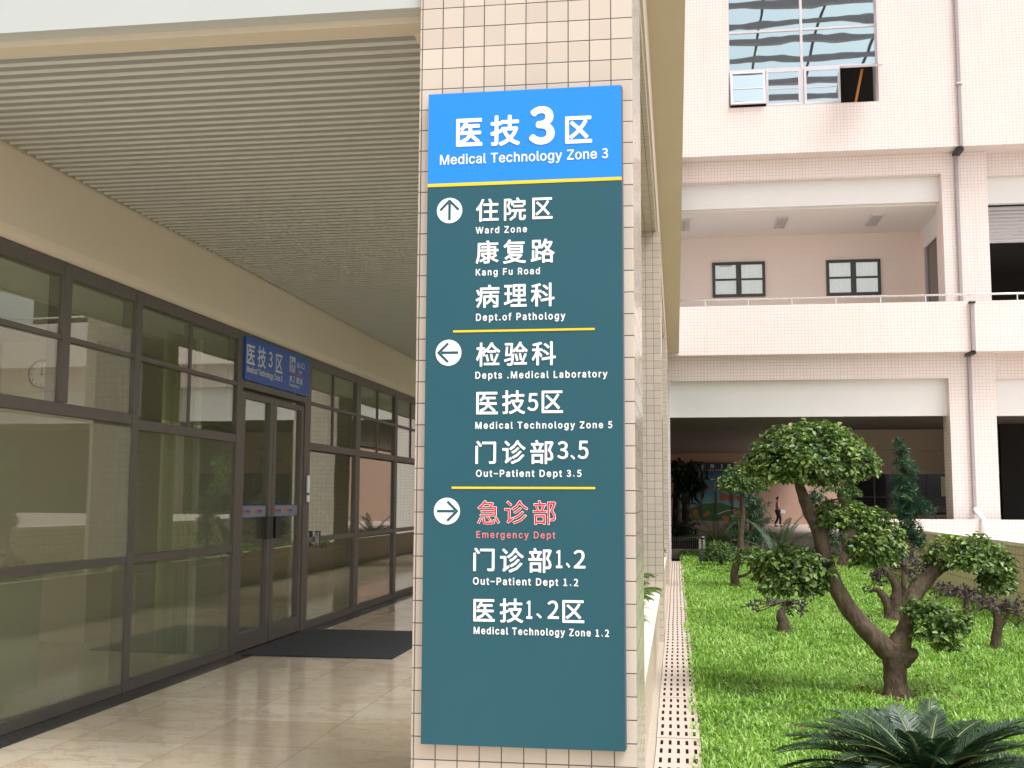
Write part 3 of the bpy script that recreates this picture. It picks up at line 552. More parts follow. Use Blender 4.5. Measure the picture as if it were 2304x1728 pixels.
部|1000|49,220 63,189 71,159 95,166 72,226;220,276 220,-27 243,-27 243,251 299,251 263,157 295,114 303,78 301,61 294,50 253,47 260,22 302,25 312,30 324,48 328,75 320,114 289,160 332,265 314,277;86,289 101,253 28,253 28,229 193,229 193,253 128,253 110,296;152,227 126,158 18,158 18,134 201,134 201,158 152,158 178,221;38,102 38,-26 63,-26 63,-9 159,-9 159,-23 185,-23 185,102;63,15 63,78 159,78 159,15
急|1000|92,63 92,12 102,-16 143,-23 224,-23 258,-12 270,30 245,39 240,8 222,1 123,3 118,12 118,63;144,73 173,44 194,15 216,29 193,58 164,86;269,63 292,24 308,-12 333,-1 316,34 292,72;51,63 35,28 15,-4 39,-15 74,53;113,295 76,245 18,199 36,180 62,198 62,190 261,190 261,161 66,161 66,140 261,140 261,110 54,110 54,88 287,88 287,212 216,212 246,257 229,269 127,268 141,290;78,212 111,246 210,246 186,212
、|1000|96,-20 119,1 81,42 41,78 18,58 58,22
出|1000|36,119 36,-7 285,-7 285,-27 313,-27 313,119 285,119 285,19 189,19 189,141 299,141 299,263 271,263 271,167 189,167 189,294 160,294 160,167 80,167 80,262 53,262 53,141 160,141 160,19 65,19 65,119
入|1000|103,264 134,238 160,207 108,79 14,-5 39,-26 126,54 181,172 237,64 325,-25 338,5 227,142 119,287
口|1000|44,257 44,-19 72,-19 72,11 279,11 279,-18 307,-18 307,257;72,37 72,231 279,231 279,37
第|1000|59,140 46,63 139,63 87,21 25,-8 42,-28 105,5 160,53 160,-28 186,-28 186,63 287,63 282,28 275,13 247,10 223,12 230,-13 287,-11 297,-4 307,20 316,85 186,85 186,118 304,118 304,195 46,195 46,173 160,173 160,140;81,118 160,118 160,85 76,85;186,173 278,173 278,140 186,140;74,296 50,248 16,209 38,196 76,244 95,244 112,201 136,210 121,244 178,244 178,264 87,264 98,290;209,296 191,250 162,213 186,199 216,244 240,244 267,201 290,211 269,244 332,244 332,264 225,264 235,290
通|1000|23,265 82,205 102,222 41,280;90,163 15,163 15,138 64,138 64,39 40,23 14,-3 30,-25 56,6 77,20 111,-1 153,-16 208,-20 332,-16 339,9 209,3 157,6 117,20 90,38;127,281 127,261 276,261 226,230 175,251 158,236 227,206 127,206 127,25 152,25 152,83 211,83 211,26 235,26 235,83 296,83 295,47 254,46 262,24 309,28 319,36 321,206 275,206 249,220 288,243 321,270 305,283;296,186 296,155 235,155 235,186;152,136 211,136 211,104 152,104;152,155 152,186 211,186 211,155;296,136 296,104 235,104 235,136
道|1000|22,268 51,238 72,209 94,223 43,280;159,129 277,129 277,99 159,99;159,81 277,81 277,51 159,51;159,176 277,176 277,147 159,147;134,196 134,31 302,31 302,196 218,196 231,226 332,226 332,248 266,248 292,286 266,294 239,248 174,248 192,256 167,296 145,286 168,248 109,248 109,226 202,226 194,196;92,169 18,169 18,145 67,145 67,36 42,21 15,-2 31,-24 57,4 79,16 113,-2 155,-16 209,-20 329,-16 337,9 210,4 158,6 119,18 92,35
"""
# ================================================================== lettering
GLY = {}
for ln in GLYPHS.strip('\n').split('\n'):
    c_, adv_, body_ = ln.split('|', 2)
    GLY[c_] = (int(adv_)/1000, [[tuple(int(q)/1000 for q in p.split(',')) for p in l.split()] for l in body_.split(';')])
FILL = {}
def glyph_fill(ch):
    """non-zero winding fill of a glyph: points and triangles"""
    if ch in FILL: return FILL[ch]
    Ls = GLY[ch][1]; vs = [Vector(p) for l in Ls for p in l]; es = []; o = 0
    for l in Ls: es += [(o+i, o+(i+1) % len(l)) for i in range(len(l))]; o += len(l)
    pv, pe, pf = delaunay_2d_cdt(vs, es, [], 0, 1e-5)[:3]; keep = []
    for f in pf:
        c = sum((pv[i] for i in f), Vector((0, 0)))/len(f); wnd = 0
        for l in Ls:
            for i in range(len(l)):
                (x0, y0), (x1, y1) = l[i-1], l[i]
                if (y0 > c.y) != (y1 > c.y) and c.x < (x1-x0)*(c.y-y0)/(y1-y0)+x0: wnd += 1 if y1 > y0 else -1
        if wnd: keep.append(tuple(f))
    FILL[ch] = ([tuple(p) for p in pv], keep); return FILL[ch]
class Sign:
    """letters cut from thin vinyl on a plane: o + ux*u + uz*v, lifted along n"""
    def __init__(s, o, ux, uz, n): s.o, s.ux, s.uz, s.n = map(Vector, (o, ux, uz, n))
    def P(s, u, v, h): return s.o+s.ux*u+s.uz*v+s.n*h
    def poly(s, mb, outer, holes, h):
        rings = [outer]+holes; tri = tessellate_polygon([[Vector((p[0], p[1], 0)) for p in r_] for r_ in rings])
        flat = [p for r_ in rings for p in r_]
        mb.add([s.P(*p, h) for p in flat], [t for t in tri])
    def glyph(s, mb, ch, u0, u1, v0, v1, bold=0, h=.002, fit=True, sc=None):
        pv, pf = glyph_fill(ch); Ls = GLY[ch][1]; xs = [p[0] for p in pv]; ys = [p[1] for p in pv]
        if fit:
            sx = (u1-u0-2*bold)/(max(xs)-min(xs)); sy = (v1-v0-2*bold)/(max(ys)-min(ys)); ox, oy = u0+bold-min(xs)*sx, v0+bold-min(ys)*sy
        else: sx, sy = sc; ox, oy = u0, v0
        mb.add([s.P(p[0]*sx+ox, p[1]*sy+oy, h) for p in pv], pf); k = 0
        if bold:
            for l in Ls:
                r_ = [(p[0]*sx+ox, p[1]*sy+oy) for p in l]
                for i in range(len(r_)):
                    a, b_ = Vector(r_[i-1]), Vector(r_[i]); d = b_-a
                    if d.length < 1e-6: continue
                    d.normalize(); nn = Vector((-d.y, d.x))*bold; e = d*bold*.55; k += 1; hh_ = h+.00003*(1+k % 61)
                    mb.add([s.P(*(a-e-nn*.55), hh_), s.P(*(a-nn), hh_), s.P(*(b_-nn), hh_), s.P(*(b_+e-nn*.55), hh_), s.P(*(b_+e+nn*.55), hh_), s.P(*(b_+nn), hh_), s.P(*(a+nn), hh_), s.P(*(a-e+nn*.55), hh_)], [tuple(range(8))])
    def latin(s, mb, txt, u0, u1, base, cap, bold=0, h=.002, space=1.0, gap=.28):
        txt = txt.replace('–', '-'); x = 0; items = []
        for ch in txt:
            if ch == ' ': x += gap*.7*space+.02; continue
            a = GLY.get(ch)
            adv = a[0] if ch != '、' else .28
            items.append((ch, x)); x += adv+(space-1)*.35
        lo = min(p[0] for l in GLY[items[0][0]][1] for p in l); last = items[-1]
        hi = last[1]+max(p[0] for l in GLY[last[0]][1] for p in l)*(1 if last[0] != '、' else .5)
        sx = (u1-u0)/(hi-lo); sy = cap/.509
        for ch, px in items:
            if ch == '、': s.glyph(mb, ch, u0+(px-lo+.06)*sx, u0+(px-lo+.19)*sx, base-.001, base+cap*.28, bold*.6, h)
            elif ch == '-': mb.add([s.P(u0+(px-lo+q)*sx, base+cap*r_, h) for q, r_ in ((.01, .38), (.36, .38), (.36, .53), (.01, .53))], [(0, 1, 2, 3)])
            else: s.glyph(mb, ch, u0+(px-lo)*sx, 0, base, 0, bold, h, False, (sx, sy))
GLY['-'] = (.37, [[(0, .2), (.37, .2), (.37, .27), (0, .27)]])

# ------------------------------------------------------------------ directory sign on the first column
X0, X1, Z0, Z1, YF = -1.152, -.234, .498, 3.524, 5.012
zy = 3.0765
ds = thing('directory_sign', 'tall blue and teal hospital directory sign with white bilingual lettering on the tiled column', 'sign', (-.69, 5.05, 2.0))
b_ = MB(); b_.box(X0+.003, X1+.006, YF+.003, 5.06, Z0+.004, Z1-.003, bev=.003); b_.build('sign_box', M_tealside, ds)
b_ = MB(); b_.box(X0, X1, YF, YF+.003, Z0, zy-.0075); bp = b_.build('lower_panel', M_teal, ds); bp['label'] = 'teal green panel listing departments'
b_ = MB(); b_.box(X0, X1, YF, YF+.003, zy+.0075, Z1); hp = b_.build('header_panel', M_blue, ds); hp['label'] = 'bright blue header panel'
b_ = MB(); b_.box(X0, X1, YF-.0015, YF+.003, zy-.0075, zy+.0075); b_.build('yellow_rule', M_yel, ds)
for zz in (2.3745, 1.649):
    b_ = MB(); b_.box(-1.021, -.361, YF-.0025, YF-.0002, zz-.0048, zz+.0048); b_.build('yellow_rule', M_yel, ds)
SG = Sign((0, YF, 0), (1, 0, 0), (0, 0, 1), (0, -1, 0))
ROWS = [
 ('header_title', M_lett, .0038, [('医',-1.016,-.889,3.260,3.396),('技',-.851,-.709,3.255,3.404),('3',-.667,-.545,3.253,3.439),('区',-.496,-.370,3.252,3.383)]),
 ('department_name', M_lett, .0018, [('住',-.917,-.809,2.893,3.003),('院',-.784,-.680,2.893,3.004),('区',-.650,-.555,2.897,2.999)]),
 ('department_name', M_lett, .0018, [('康',-.917,-.808,2.692,2.803),('复',-.787,-.679,2.689,2.804),('路',-.657,-.545,2.689,2.803)]),
 ('department_name', M_lett, .0018, [('病',-.915,-.803,2.483,2.592),('理',-.782,-.675,2.485,2.591),('科',-.656,-.545,2.484,2.595)]),
 ('department_name', M_lett, .0018, [('检',-.911,-.798,2.208,2.321),('验',-.780,-.670,2.210,2.322),('科',-.651,-.539,2.210,2.321)]),
 ('department_name', M_lett, .0018, [('医',-.909,-.808,1.986,2.090),('技',-.788,-.681,1.986,2.096),('5',-.671,-.621,2.000,2.082),('区',-.605,-.507,1.990,2.093)]),
 ('department_name', M_lett, .0018, [('门',-.911,-.815,1.758,1.864),('诊',-.786,-.678,1.757,1.867),('部',-.657,-.550,1.757,1.867),('3',-.533,-.483,1.780,1.861),('、',-.473,-.452,1.778,1.799),('5',-.440,-.391,1.780,1.863)]),
 ('department_name', M_lett, .0018, [('门',-.917,-.819,1.272,1.377),('诊',-.794,-.685,1.267,1.378),('部',-.664,-.558,1.268,1.379),('1',-.539,-.510,1.290,1.371),('、',-.494,-.475,1.292,1.315),('2',-.459,-.406,1.290,1.372)]),
 ('department_name', M_lett, .0018, [('医',-.915,-.817,1.047,1.147),('技',-.794,-.687,1.044,1.152),('1',-.673,-.646,1.063,1.144),('、',-.628,-.603,1.066,1.089),('2',-.577,-.526,1.065,1.146),('区',-.510,-.412,1.049,1.149)])]
for nm, mt, bd, items in ROWS:
    mb = MB()
    for ch, a, c, d, e in items: SG.glyph(mb, ch, a, c, d, e, .0085 if (ch == '3' and nm == 'header_title') else (bd-.0002 if ch in '1235' else bd))
    mb.build(nm, mt, ds, smooth=False)
mo = MB(); mi_ = MB()
for ch, a, c, d, e in [('急',-.901,-.796,1.482,1.592),('诊',-.776,-.666,1.484,1.593),('部',-.645,-.538,1.482,1.594)]:
    SG.glyph(mo, ch, a, c, d, e, .0021, .001); SG.glyph(mi_, ch, a+.0021, c-.0021, d+.0021, e-.0021, 0, .0030)
em = mi_.build('department_name', M_red, ds); em['label'] = 'red emergency department name with white outline'; mo.build('white_outline', M_lett, em)
for txt, a, c, bs_, cp, bd, sp_, mt in [
 ('Medical Technology Zone 3', -1.092, -.297, 3.176, .046, .0010, 1.05, M_lett),
 ('Ward Zone', -.917, -.676, 2.837, .030, .0011, 1.35, M_lett), ('Kang Fu Road', -.915, -.615, 2.637, .030, .0011, 1.35, M_lett),
 ('Dept.of Pathology', -.912, -.497, 2.423, .032, .0011, 1.35, M_lett), ('Depts .Medical Laboratory', -.913, -.305, 2.152, .031, .0011, 1.35, M_lett),
 ('Medical Technology Zone 5', -.911, -.284, 1.920, .030, .0011, 1.35, M_lett), ('Out–Patient Dept 3、5', -.907, -.424, 1.700, .030, .0011, 1.3, M_lett),
 ('Emergency Dept', -.903, -.543, 1.422, .030, .0008, 1.35, M_pink), ('Out–Patient Dept 1、2', -.917, -.440, 1.212, .031, .0011, 1.3, M_lett),
 ('Medical Technology Zone 1、2', -.912, -.303, .992, .030, .0011, 1.3, M_lett)]:
    mb = MB(); SG.latin(mb, txt, a, c, bs_, cp, bd, .002, sp_); mb.build('english_name' if mt is not M_pink else 'english_name', mt, ds)
for cx_, cz_, ang in ((-1.044, 2.952, 90), (-1.042, 2.275, 180), (-1.042, 1.542, 0)):
    mb = MB(); mb.disc(SG.P(cx_, cz_, .0020), (1, 0, 0), (0, 0, 1), .061, 64); ar = mb.build('arrow_disc', M_lett, ds)
    a = R(ang); dx = Vector((math.cos(a), math.sin(a))); dy = Vector((-dx.y, dx.x)); mb = MB(); cc_ = Vector((cx_, cz_))
    def strip(p, q, wd, h):
        p, q = cc_+dx*p[0]+dy*p[1], cc_+dx*q[0]+dy*q[1]; d = (q-p).normalized(); n_ = Vector((-d.y, d.x))*wd/2
        mb.add([SG.P(*(p-n_), h), SG.P(*(q-n_), h), SG.P(*(q+n_), h), SG.P(*(p+n_), h)], [(0, 1, 2, 3)])
    strip((-.046, 0), (.036, 0), .012, .0032); strip((.002, .044), (.050, -.003), .011, .0036); strip((.002, -.044), (.050, .003), .011, .0040)
    mb.build('arrow', M_teal, ar)

# ------------------------------------------------------------------ blue sign over the glass door
DX = GX+.012
p2 = lambda x, y: (lambda v: (v.y, v.z))(at(520+x/5.027, 720+y/5.027, X=DX+.018))
t = thing('door_sign', 'blue sign with white lettering and exit figure above the glass door', 'sign', (DX, SY(11.9), SZ(3.05)))
y0_, y1_ = SY(10.90), SY(12.93)
b_ = MB(); b_.box(DX-.02, DX+.016, y0_, y1_, SZ(2.825), SZ(3.285)); b_.build('panel', M_dblue, t)
DG = Sign((DX+.016, 0, 0), (0, 1, 0), (0, 0, 1), (1, 0, 0))
mb = MB()
for ch, xa, xb, yt, yb in (('医', 180, 268, 283, 503), ('技', 303, 392, 305, 545), ('3', 425, 467, 360, 538), ('区', 507, 580, 392, 600)):
    xm = (xa+xb)/2; a, c = p2(xa, yt), p2(xb, yb); DG.glyph(mb, ch, a[0], c[0], p2(xm, yb)[1], p2(xm, yt)[1], .004)
mb.build('title', M_lett2, t)
mb = MB(); a = p2(178, 595); c = p2(578, 688); DG.latin(mb, 'Medical Technology Zone 3', a[0], c[0], (a[1]+c[1])/2, .062, .003, .002, 1.1); mb.build('english_title', M_lett2, t)
mb = MB(); a = p2(665, 405); c = p2(725, 600); DG.poly(mb, [(a[0], c[1]), (c[0], c[1]), (c[0], a[1]), (a[0], a[1])], [], .002); ic = mb.build('exit_icon', M_lett2, t)
wd, ht = c[0]-a[0], a[1]-c[1]; q = lambda u, v: (a[0]+u*wd, c[1]+v*ht); mb = MB()
DG.poly(mb, [q(.12, .05), (q(.3, .05)), q(.3, .93), q(.12, .93)], [], .004)
DG.poly(mb, [q(.58, .82), q(.66, .9), q(.75, .82), q(.66, .74)], [], .004)
DG.poly(mb, [q(.5, .70), q(.78, .70), q(.95, .5), q(.88, .46), q(.76, .58), q(.76, .40), q(.92, .05), q(.8, .05), q(.64, .36), q(.52, .05), q(.40, .05), q(.54, .42), q(.54, .56), q(.42, .46), q(.37, .52)], [], .0044)
mb.build('running_figure', M_dblue, ic)
mb = MB()
for i, ch in enumerate('出入口'):
    xa = 745+i*29.5; xb = xa+25; yt = 470+i*9+5; aa, bb = p2(xa, yt), p2(xb, yt+66); DG.glyph(mb, ch, aa[0], bb[0], p2(xa+12, yt+66)[1], p2(xa+12, yt)[1], .0018)
for i, ch in enumerate('第2通道'):
    xa = 660+i*38.5+(4 if ch == '2' else 0); xb = xa+(30 if ch != '2' else 18); yt = 628+i*11; aa, bb = p2(xa, yt), p2(xb, yt+72); DG.glyph(mb, ch, aa[0], bb[0], p2(xa+14, yt+72)[1], p2(xa+14, yt)[1], .0018)
mb.build('passage_text', M_lett2, t)
mb = MB(); aa = p2(765, 602); bb = p2(802, 610); DG.latin(mb, 'Exit', aa[0], bb[0], aa[1], .036, .0012); aa = p2(655, 745); bb = p2(775, 772); DG.latin(mb, 'Passageway 2', aa[0], bb[0], (aa[1]+bb[1])/2, .036, .0012); mb.build('passage_english', M_lett2, t)
aa = p2(658, 592); bb = p2(820, 640); mb = MB(); mb.box(DX+.016, DX+.018, aa[0], bb[0], (aa[1]+bb[1])/2-.005, (aa[1]+bb[1])/2+.005); mb.build('red_rule', M_red, t)
# clock numerals
cc, t = CLOCK; CG = Sign(cc+Vector((0, -.008, 0)), (1, 0, 0), (0, 0, 1), (0, -1, 0)); mb = MB()
for k in range(1, 13):
    a = math.pi/2-k*math.pi/6; u, v = math.cos(a)*.122, math.sin(a)*.122
    CG.latin(mb, str(k), u-.006*len(str(k))*1.4, u+.006*len(str(k))*1.4, v-.014, .028, .001)
mb.build('numerals', M_black, t)
# ================================================================== far building across the lawn
fb = thing('far_building', 'pale pink tiled building across the lawn with balcony storey and open ground floor', 'building', (8, 36, 0))
ZO = 12.22
wx0, wx1, wz0, wz1 = 1.755, 6.265, 13.73, 20.3
uw = MB(); uw.box(-.5, wx0, 34, 34.9, ZO, 24); uw.box(wx1, 22, 34, 34.9, ZO, 24); uw.box(wx0, wx1, 34, 34.9, ZO, wz0); uw.box(wx0, wx1, 34, 34.9, wz1, 24)
uw.build('upper_wall', M_far, fb)
box('balcony_beam', M_far, fb, -1.2, 8.14, 34.6, 35.1, 11.57, ZO-.001); box('balcony_beam', M_far, fb, 9.46, 22, 34.9, 35.3, 11.53, ZO-.001)
box('white_panel', M_white, fb, -1.2, 8.138, 34.93, 35.09, 10.78, 11.569); box('white_panel', M_white, fb, 9.462, 22, 35.1, 35.29, 10.70, 11.529)
box('corner_column', M_far, fb, 8.14, 9.46, 34.6, 35.5, -.6, ZO-.001)
box('corner_column', M_far, fb, -1.2, -.168, 34.6, 35.5, -.6, 5.97)
box('balcony_parapet', M_far, fb, -.6, 22, 34, 34.25, 5.98, 7.49)
box('balcony_floor', M_far, fb, -1.2, 22, 34.25, 46, 5.98, 6.2)
box('lower_beam', M_far, fb, -.168, 8.14, 34.6, 35.1, 5.262, 5.979); box('lower_beam', M_far, fb, 9.46, 22, 34.85, 35.3, 5.25, 5.979)
box('white_panel', M_white, fb, -.168, 8.138, 34.93, 35.09, 4.152, 5.261); box('white_panel', M_white, fb, 9.462, 22, 35.05, 35.29, 4.15, 5.249)
box('low_parapet', M_far, fb, 5.76, 22, 34, 34.25, -.6, 1.05)
# handrail
hr = MB(); hr.tube([(-.5, 34.12, 7.71), (22, 34.12, 7.71)], .032, 10); h_ = hr.build('handrail', M_steel, fb, smooth=True)
xx = .95
while xx < 21:
    q = MB(); q.box(xx-.012, xx+.012, 34.10, 34.14, 7.49, 7.69); q.build('rail_post', M_steel, h_); xx += 1.3
# big window
FW = .055; Y0 = 34.14
def fbox(nm, x0, x1, z0, z1, y0=Y0, y1=Y0+.09, par=None, mat=None): return box(nm, mat or M_winf, par or fb, x0, x1, y0, y1, z0, z1)
wf = MB()
wf.box(wx0, wx0+.05, Y0, Y0+.1, wz0, wz1); wf.box(wx1-.05, wx1, Y0, Y0+.1, wz0, wz1); wf.box(3.97, 4.05, Y0-.01, Y0+.1, wz0, wz1)
for a, c in ((wx0+.05, 3.97), (4.05, wx1-.05)):
    for z in (14.93, 16.18, 18.6): wf.box(a, c, Y0, Y0+.1, z, z+.07)
    wf.box(a, c, Y0+.02, Y0+.1, wz0, wz0+.04)
bw = wf.build('window', M_winf, fb)
for a, c in ((wx0+.05, 3.97), (4.05, wx1-.05)):
    for z0, z1 in ((15.0, 16.18), (16.25, 18.6), (18.67, wz1)):
        MB().box(a, c, Y0+.03, Y0+.045, z0, z1).build('pane', M_mirror, bw)
def sash(x0, x1, tilt):
    """top-hung sash, hinged at z = 14.93"""
    zt = 14.925; h = zt-wz0-.05; ca, sa = math.cos(tilt), math.sin(tilt); dn = Vector((0, -sa, -ca)); out = Vector((0, -ca, sa)); o = Vector((x0, Y0, zt)); X = Vector((1, 0, 0)); W_ = x1-x0
    m_ = MB(); e = .075
    for a, c in (((0, W_), (0, e)), ((0, W_), (h-e, h)), ((0, e), (e, h-e)), ((W_-e, W_), (e, h-e)), ((e, W_-e), (h*.52, h*.52+.03))): m_.obox(o, X, dn, out, a, c, (-.03, .03))
    s_ = m_.build('sash', M_winf, bw)
    g_ = MB(); g_.obox(o, X, dn, out, (e, W_-e), (e, h-e), (-.012, .012)); g_.build('sash_pane', M_mirrorlo, bw)
sash(wx0+.055, 2.885, .2); sash(2.905, 3.965, .012); sash(4.06, 5.15, .012); sash(5.17, wx1-.055, 1.20)
MB().tube([(5.62, 34.5, 13.75), (5.85, 34.35, 14.9)], .04, 8).build('orange_curtain_edge', plain('orange_cloth', (.65, .25, .07), .8), fb)
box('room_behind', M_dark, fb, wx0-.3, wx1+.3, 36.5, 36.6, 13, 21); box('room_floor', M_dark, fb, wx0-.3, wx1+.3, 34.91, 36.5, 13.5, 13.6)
# balcony storey inside
M_balc = plain('balcony_wall', (.86, .76, .69), .8, var=.03, scale=1)
box('balcony_back_wall', M_balc, fb, -1.2, 8.3, 38.6, 38.8, 6.2, 10.72)
M_bceil = plain('balcony_ceiling', (.80, .77, .74), .8, var=.02)
box('balcony_ceiling', M_bceil, fb, -1.2, 8.5, 35.1, 38.8, 10.72, 10.9)
box('balcony_side_wall', M_balc, fb, 8.3, 8.5, 38.0, 38.8, 6.2, 10.72); box('balcony_side_wall', M_white, fb, 8.3, 8.5, 35.51, 38.0, 10.0, 10.72)
box('side_door_frame', M_grey, fb, 8.29, 8.36, 37.85, 38.0, 6.2, 10.0)
M_dglass = plain('dark_glass', (.016, .015, .018), .06, spec=.6)
box('side_door', M_dglass, fb, 8.36, 8.40, 35.51, 37.85, 6.2, 10.0)
def far_window(x0, x1, z0, z1, y=38.6):
    m_ = MB(); e = .10; xm = (x0+x1)/2
    m_.box(x0, x1, y-.07, y-.001, z1-e, z1); m_.box(x0, x1, y-.07, y-.001, z0, z0+e); m_.box(x0, x0+e, y-.07, y-.001, z0+e, z1-e); m_.box(x1-e, x1, y-.07, y-.001, z0+e, z1-e)
    m_.box(xm-.09, xm+.09, y-.068, y-.001, z0+e, z1-e); m_.box(x0+e, xm-.09, y-.055, y-.001, (z0+z1)/2-.035, (z0+z1)/2+.035); m_.box(xm+.09, x1-e, y-.055, y-.001, (z0+z1)/2-.035, (z0+z1)/2+.035)
    o = m_.build('window', M_dwin, fb)
    for a, c in ((x0+e, xm-.09), (xm+.09, x1-e)):
        n = 40; v = []
        for k in range(n+1):
            q = k/n; v += [(a+(c-a)*q, y-.015+.008*math.sin(q*31+a), z0+e), (a+(c-a)*q, y-.015+.008*math.sin(q*29+a*2), z1-e)]
        mm = MB(); mm.add(v, [(2*k, 2*k+1, 2*k+3, 2*k+2) for k in range(n)]); mm.build('blind', M_blind, o); MB().box(a, c, y-.045, y-.04, z0+e, z1-e).build('pane', M_wglass, o)
M_wglass = glass('balcony_window_glass', (.9, .92, .9), 1.0, .01, 1.0, .20)
M_blind = plain('window_blind', (.85, .86, .85), .6, var=.10, scale=5)
far_window(1.33, 3.13, 8.59, 9.82); far_window(5.18, 6.98, 8.56, 9.80)
M_lamp = plain('troffer', (.62, .62, .60), .35, var=.1, scale=14)
for x0, x1, y0, y1 in ((.05, .55, 35.8, 37.3), (3.33, 3.70, 35.85, 37.35), (6.30, 6.68, 35.95, 37.35)):
    m_ = MB(); m_.box(x0, x1, y0, y1, 10.66, 10.718); o = m_.build('ceiling_light', M_lamp, fb)
    m_ = MB()
    for k in range(3): m_.box(x0+.04+k*.12, x0+.09+k*.12, y0+.05, y1-.05, 10.645, 10.66)
    for k in range(7): m_.box(x0+.03, x1-.03, y0+.1+k*.19, y0+.12+k*.19, 10.635, 10.645)
    m_.build('louvre', M_grey, o)
m_ = MB(); m_.disc((4.0, 36.6, 10.70), (1, 0, 0), (0, 1, 0), .09, 20); m_.tube([(4.0, 36.6, 10.72), (4.0, 36.6, 10.68)], .08, 16); m_.build('smoke_detector', M_white, fb)
# right bay, upper: roller shutter over a dark opening
sh = MB(); z = 9.55
while z < 10.69: sh.prism([(35.5, z), (35.47, z+.055), (35.5, z+.11), (35.54, z+.055)], 'x', 9.47, 22); z += .115
sh.build('roller_shutter', M_grey, fb)
box('upper_room_ceiling', M_dark, fb, 8.51, 22, 35.6, 46, 10.72, 10.9); box('upper_room_back', M_dark, fb, 8.51, 22, 46, 46.2, 6.2, 10.9)  # room ceiling and back coloured near black to stand for an unlit interior
box('upper_room_light', M_lamp, fb, 11.0, 11.5, 38.2, 39.8, 10.66, 10.718)
# ground floor under the building
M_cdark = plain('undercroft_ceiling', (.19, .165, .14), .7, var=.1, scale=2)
cm = MB(); yy = 35.12
while yy < 65.9: cm.box(-1.2, 22 if yy < 44 else 6.9, yy, yy+.20, 4.30, 4.34); yy += .25
cm.box(-1.2, 22, 35.1, 44, 4.35, 4.45); cm.box(-1.2, 6.9, 44.001, 66, 4.35, 4.45)
cm.build('undercroft_ceiling', M_cdark, fb)
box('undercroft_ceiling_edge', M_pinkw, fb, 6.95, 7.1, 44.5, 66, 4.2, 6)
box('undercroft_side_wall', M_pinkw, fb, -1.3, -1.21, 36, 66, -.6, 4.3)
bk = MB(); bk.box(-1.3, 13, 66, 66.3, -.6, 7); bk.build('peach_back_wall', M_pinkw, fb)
box('back_kerb', M_conc, fb, .05, 4.4, 65.9, 66, .2, .36)
# right wing with a window band under the far building
wy = 44.0
M_wing = plain('wing_wall', (.50, .40, .31), .8, var=.05, scale=1)
box('wing_wall', M_wing, fb, 6.4, 22, wy, wy+.3, 2.62, 4.3); box('wing_ledge', M_wing, fb, 6.4, 22, wy-.12, wy, 2.60, 2.76)
box('wing_wall', M_wing, fb, 6.4, 22, wy, wy+.3, -.3, 1.05); box('wing_ledge', M_wing, fb, 6.4, 22, wy-.12, wy, .98, 1.06); box('wing_beam', M_wing, fb, 6.4, 10.9, wy-.3, wy-.0, 3.5, 4.28)
wm = MB(); wm.box(6.4, 22, wy+.02, wy+.08, 1.05, 2.6); wg = wm.build('wing_window', M_dglass, fb)
wm = MB()
for x in (6.42, 7.46, 8.28, 9.40, 10.38, 10.78, 12.5, 14.5): wm.box(x, x+.06, wy-.02, wy+.02, 1.05, 2.6)
wm.box(6.4, 22, wy-.015, wy+.02, 1.70, 1.74); wm.build('window_frame', M_dwin, wg)
wm = MB(); wm.box(9.92, 10.37, wy-.03, wy-.021, 1.76, 2.5); wm.box(10.45, 10.60, wy-.03, wy-.021, 1.76, 2.5); wm.build('cream_blind', plain('cream_blind', (.80, .70, .52), .7), wg)
wm = MB(); wm.box(10.605, 10.76, wy-.03, wy-.021, 1.76, 2.5); wm.box(8.20, 8.27, wy-.03, wy-.021, 1.76, 2.45); wm.build('blue_blind', plain('blue_blind', (.10, .20, .30), .5), wg)
wm = MB(); wm.obox((8.83, wy-.35, 4.02), (1, 0, .0), (0, 1, 0), (-.25, 0, -1), (1.15, 1.43), (0, .05), (0, .36)); wm.build('wall_vent', M_wing, fb)
box('lower_room_wall', M_dark, fb, 11.3, 22, 41, 41.2, -.3, 4.3); box('undercroft_roof_strip', M_cdark, fb, 7.0, 22, 44.31, 44.6, 4.3, 4.5)  # near-black wall added to stand for the darkness of the right bay

# downpipe on the corner of the far building
dp = thing('downpipe', 'grey rectangular downpipe running down the pink tiled corner of the far building', 'downpipe', (8.75, 34, 0))
def pip(x0, x1, y0, y1, z0, z1, nm='pipe_length', mat=None): return MB().box(x0, x1, y0, y1, z0, z1, bev=.012).build(nm, mat or M_pipe_lipshade, dp)
xt = at(2158, 170, 33.9).x
pip(8.54, 8.64, 33.89, 33.99, ZO-.02, 19.5); pip(8.50, 8.68, 33.85, 33.998, 14.1, 14.16, 'bracket', M_grey)
pip(8.52, 8.62, 34.49, 34.59, 7.35, ZO-.05); pip(8.47, 8.68, 34.0, 34.58, ZO-.14, ZO-.02, 'elbow', M_black)
pip(8.66, 8.77, 33.89, 33.99, 6.0, 7.42); pip(8.62, 8.80, 33.84, 33.99, 7.40, 7.46, 'collar', M_black)
pip(8.68, 8.78, 34.49, 34.59, 1.25, 5.98); pip(8.62, 8.80, 34.0, 34.58, 5.90, 6.02, 'elbow', M_black)
MB().tube([(8.73, 34.5, 1.35), (8.75, 34.3, 1.22), (8.80, 33.93, 1.05), (8.80, 33.92, .5)], [.07, .075, .08, .08], 12).build('outlet', M_white, dp, smooth=True)

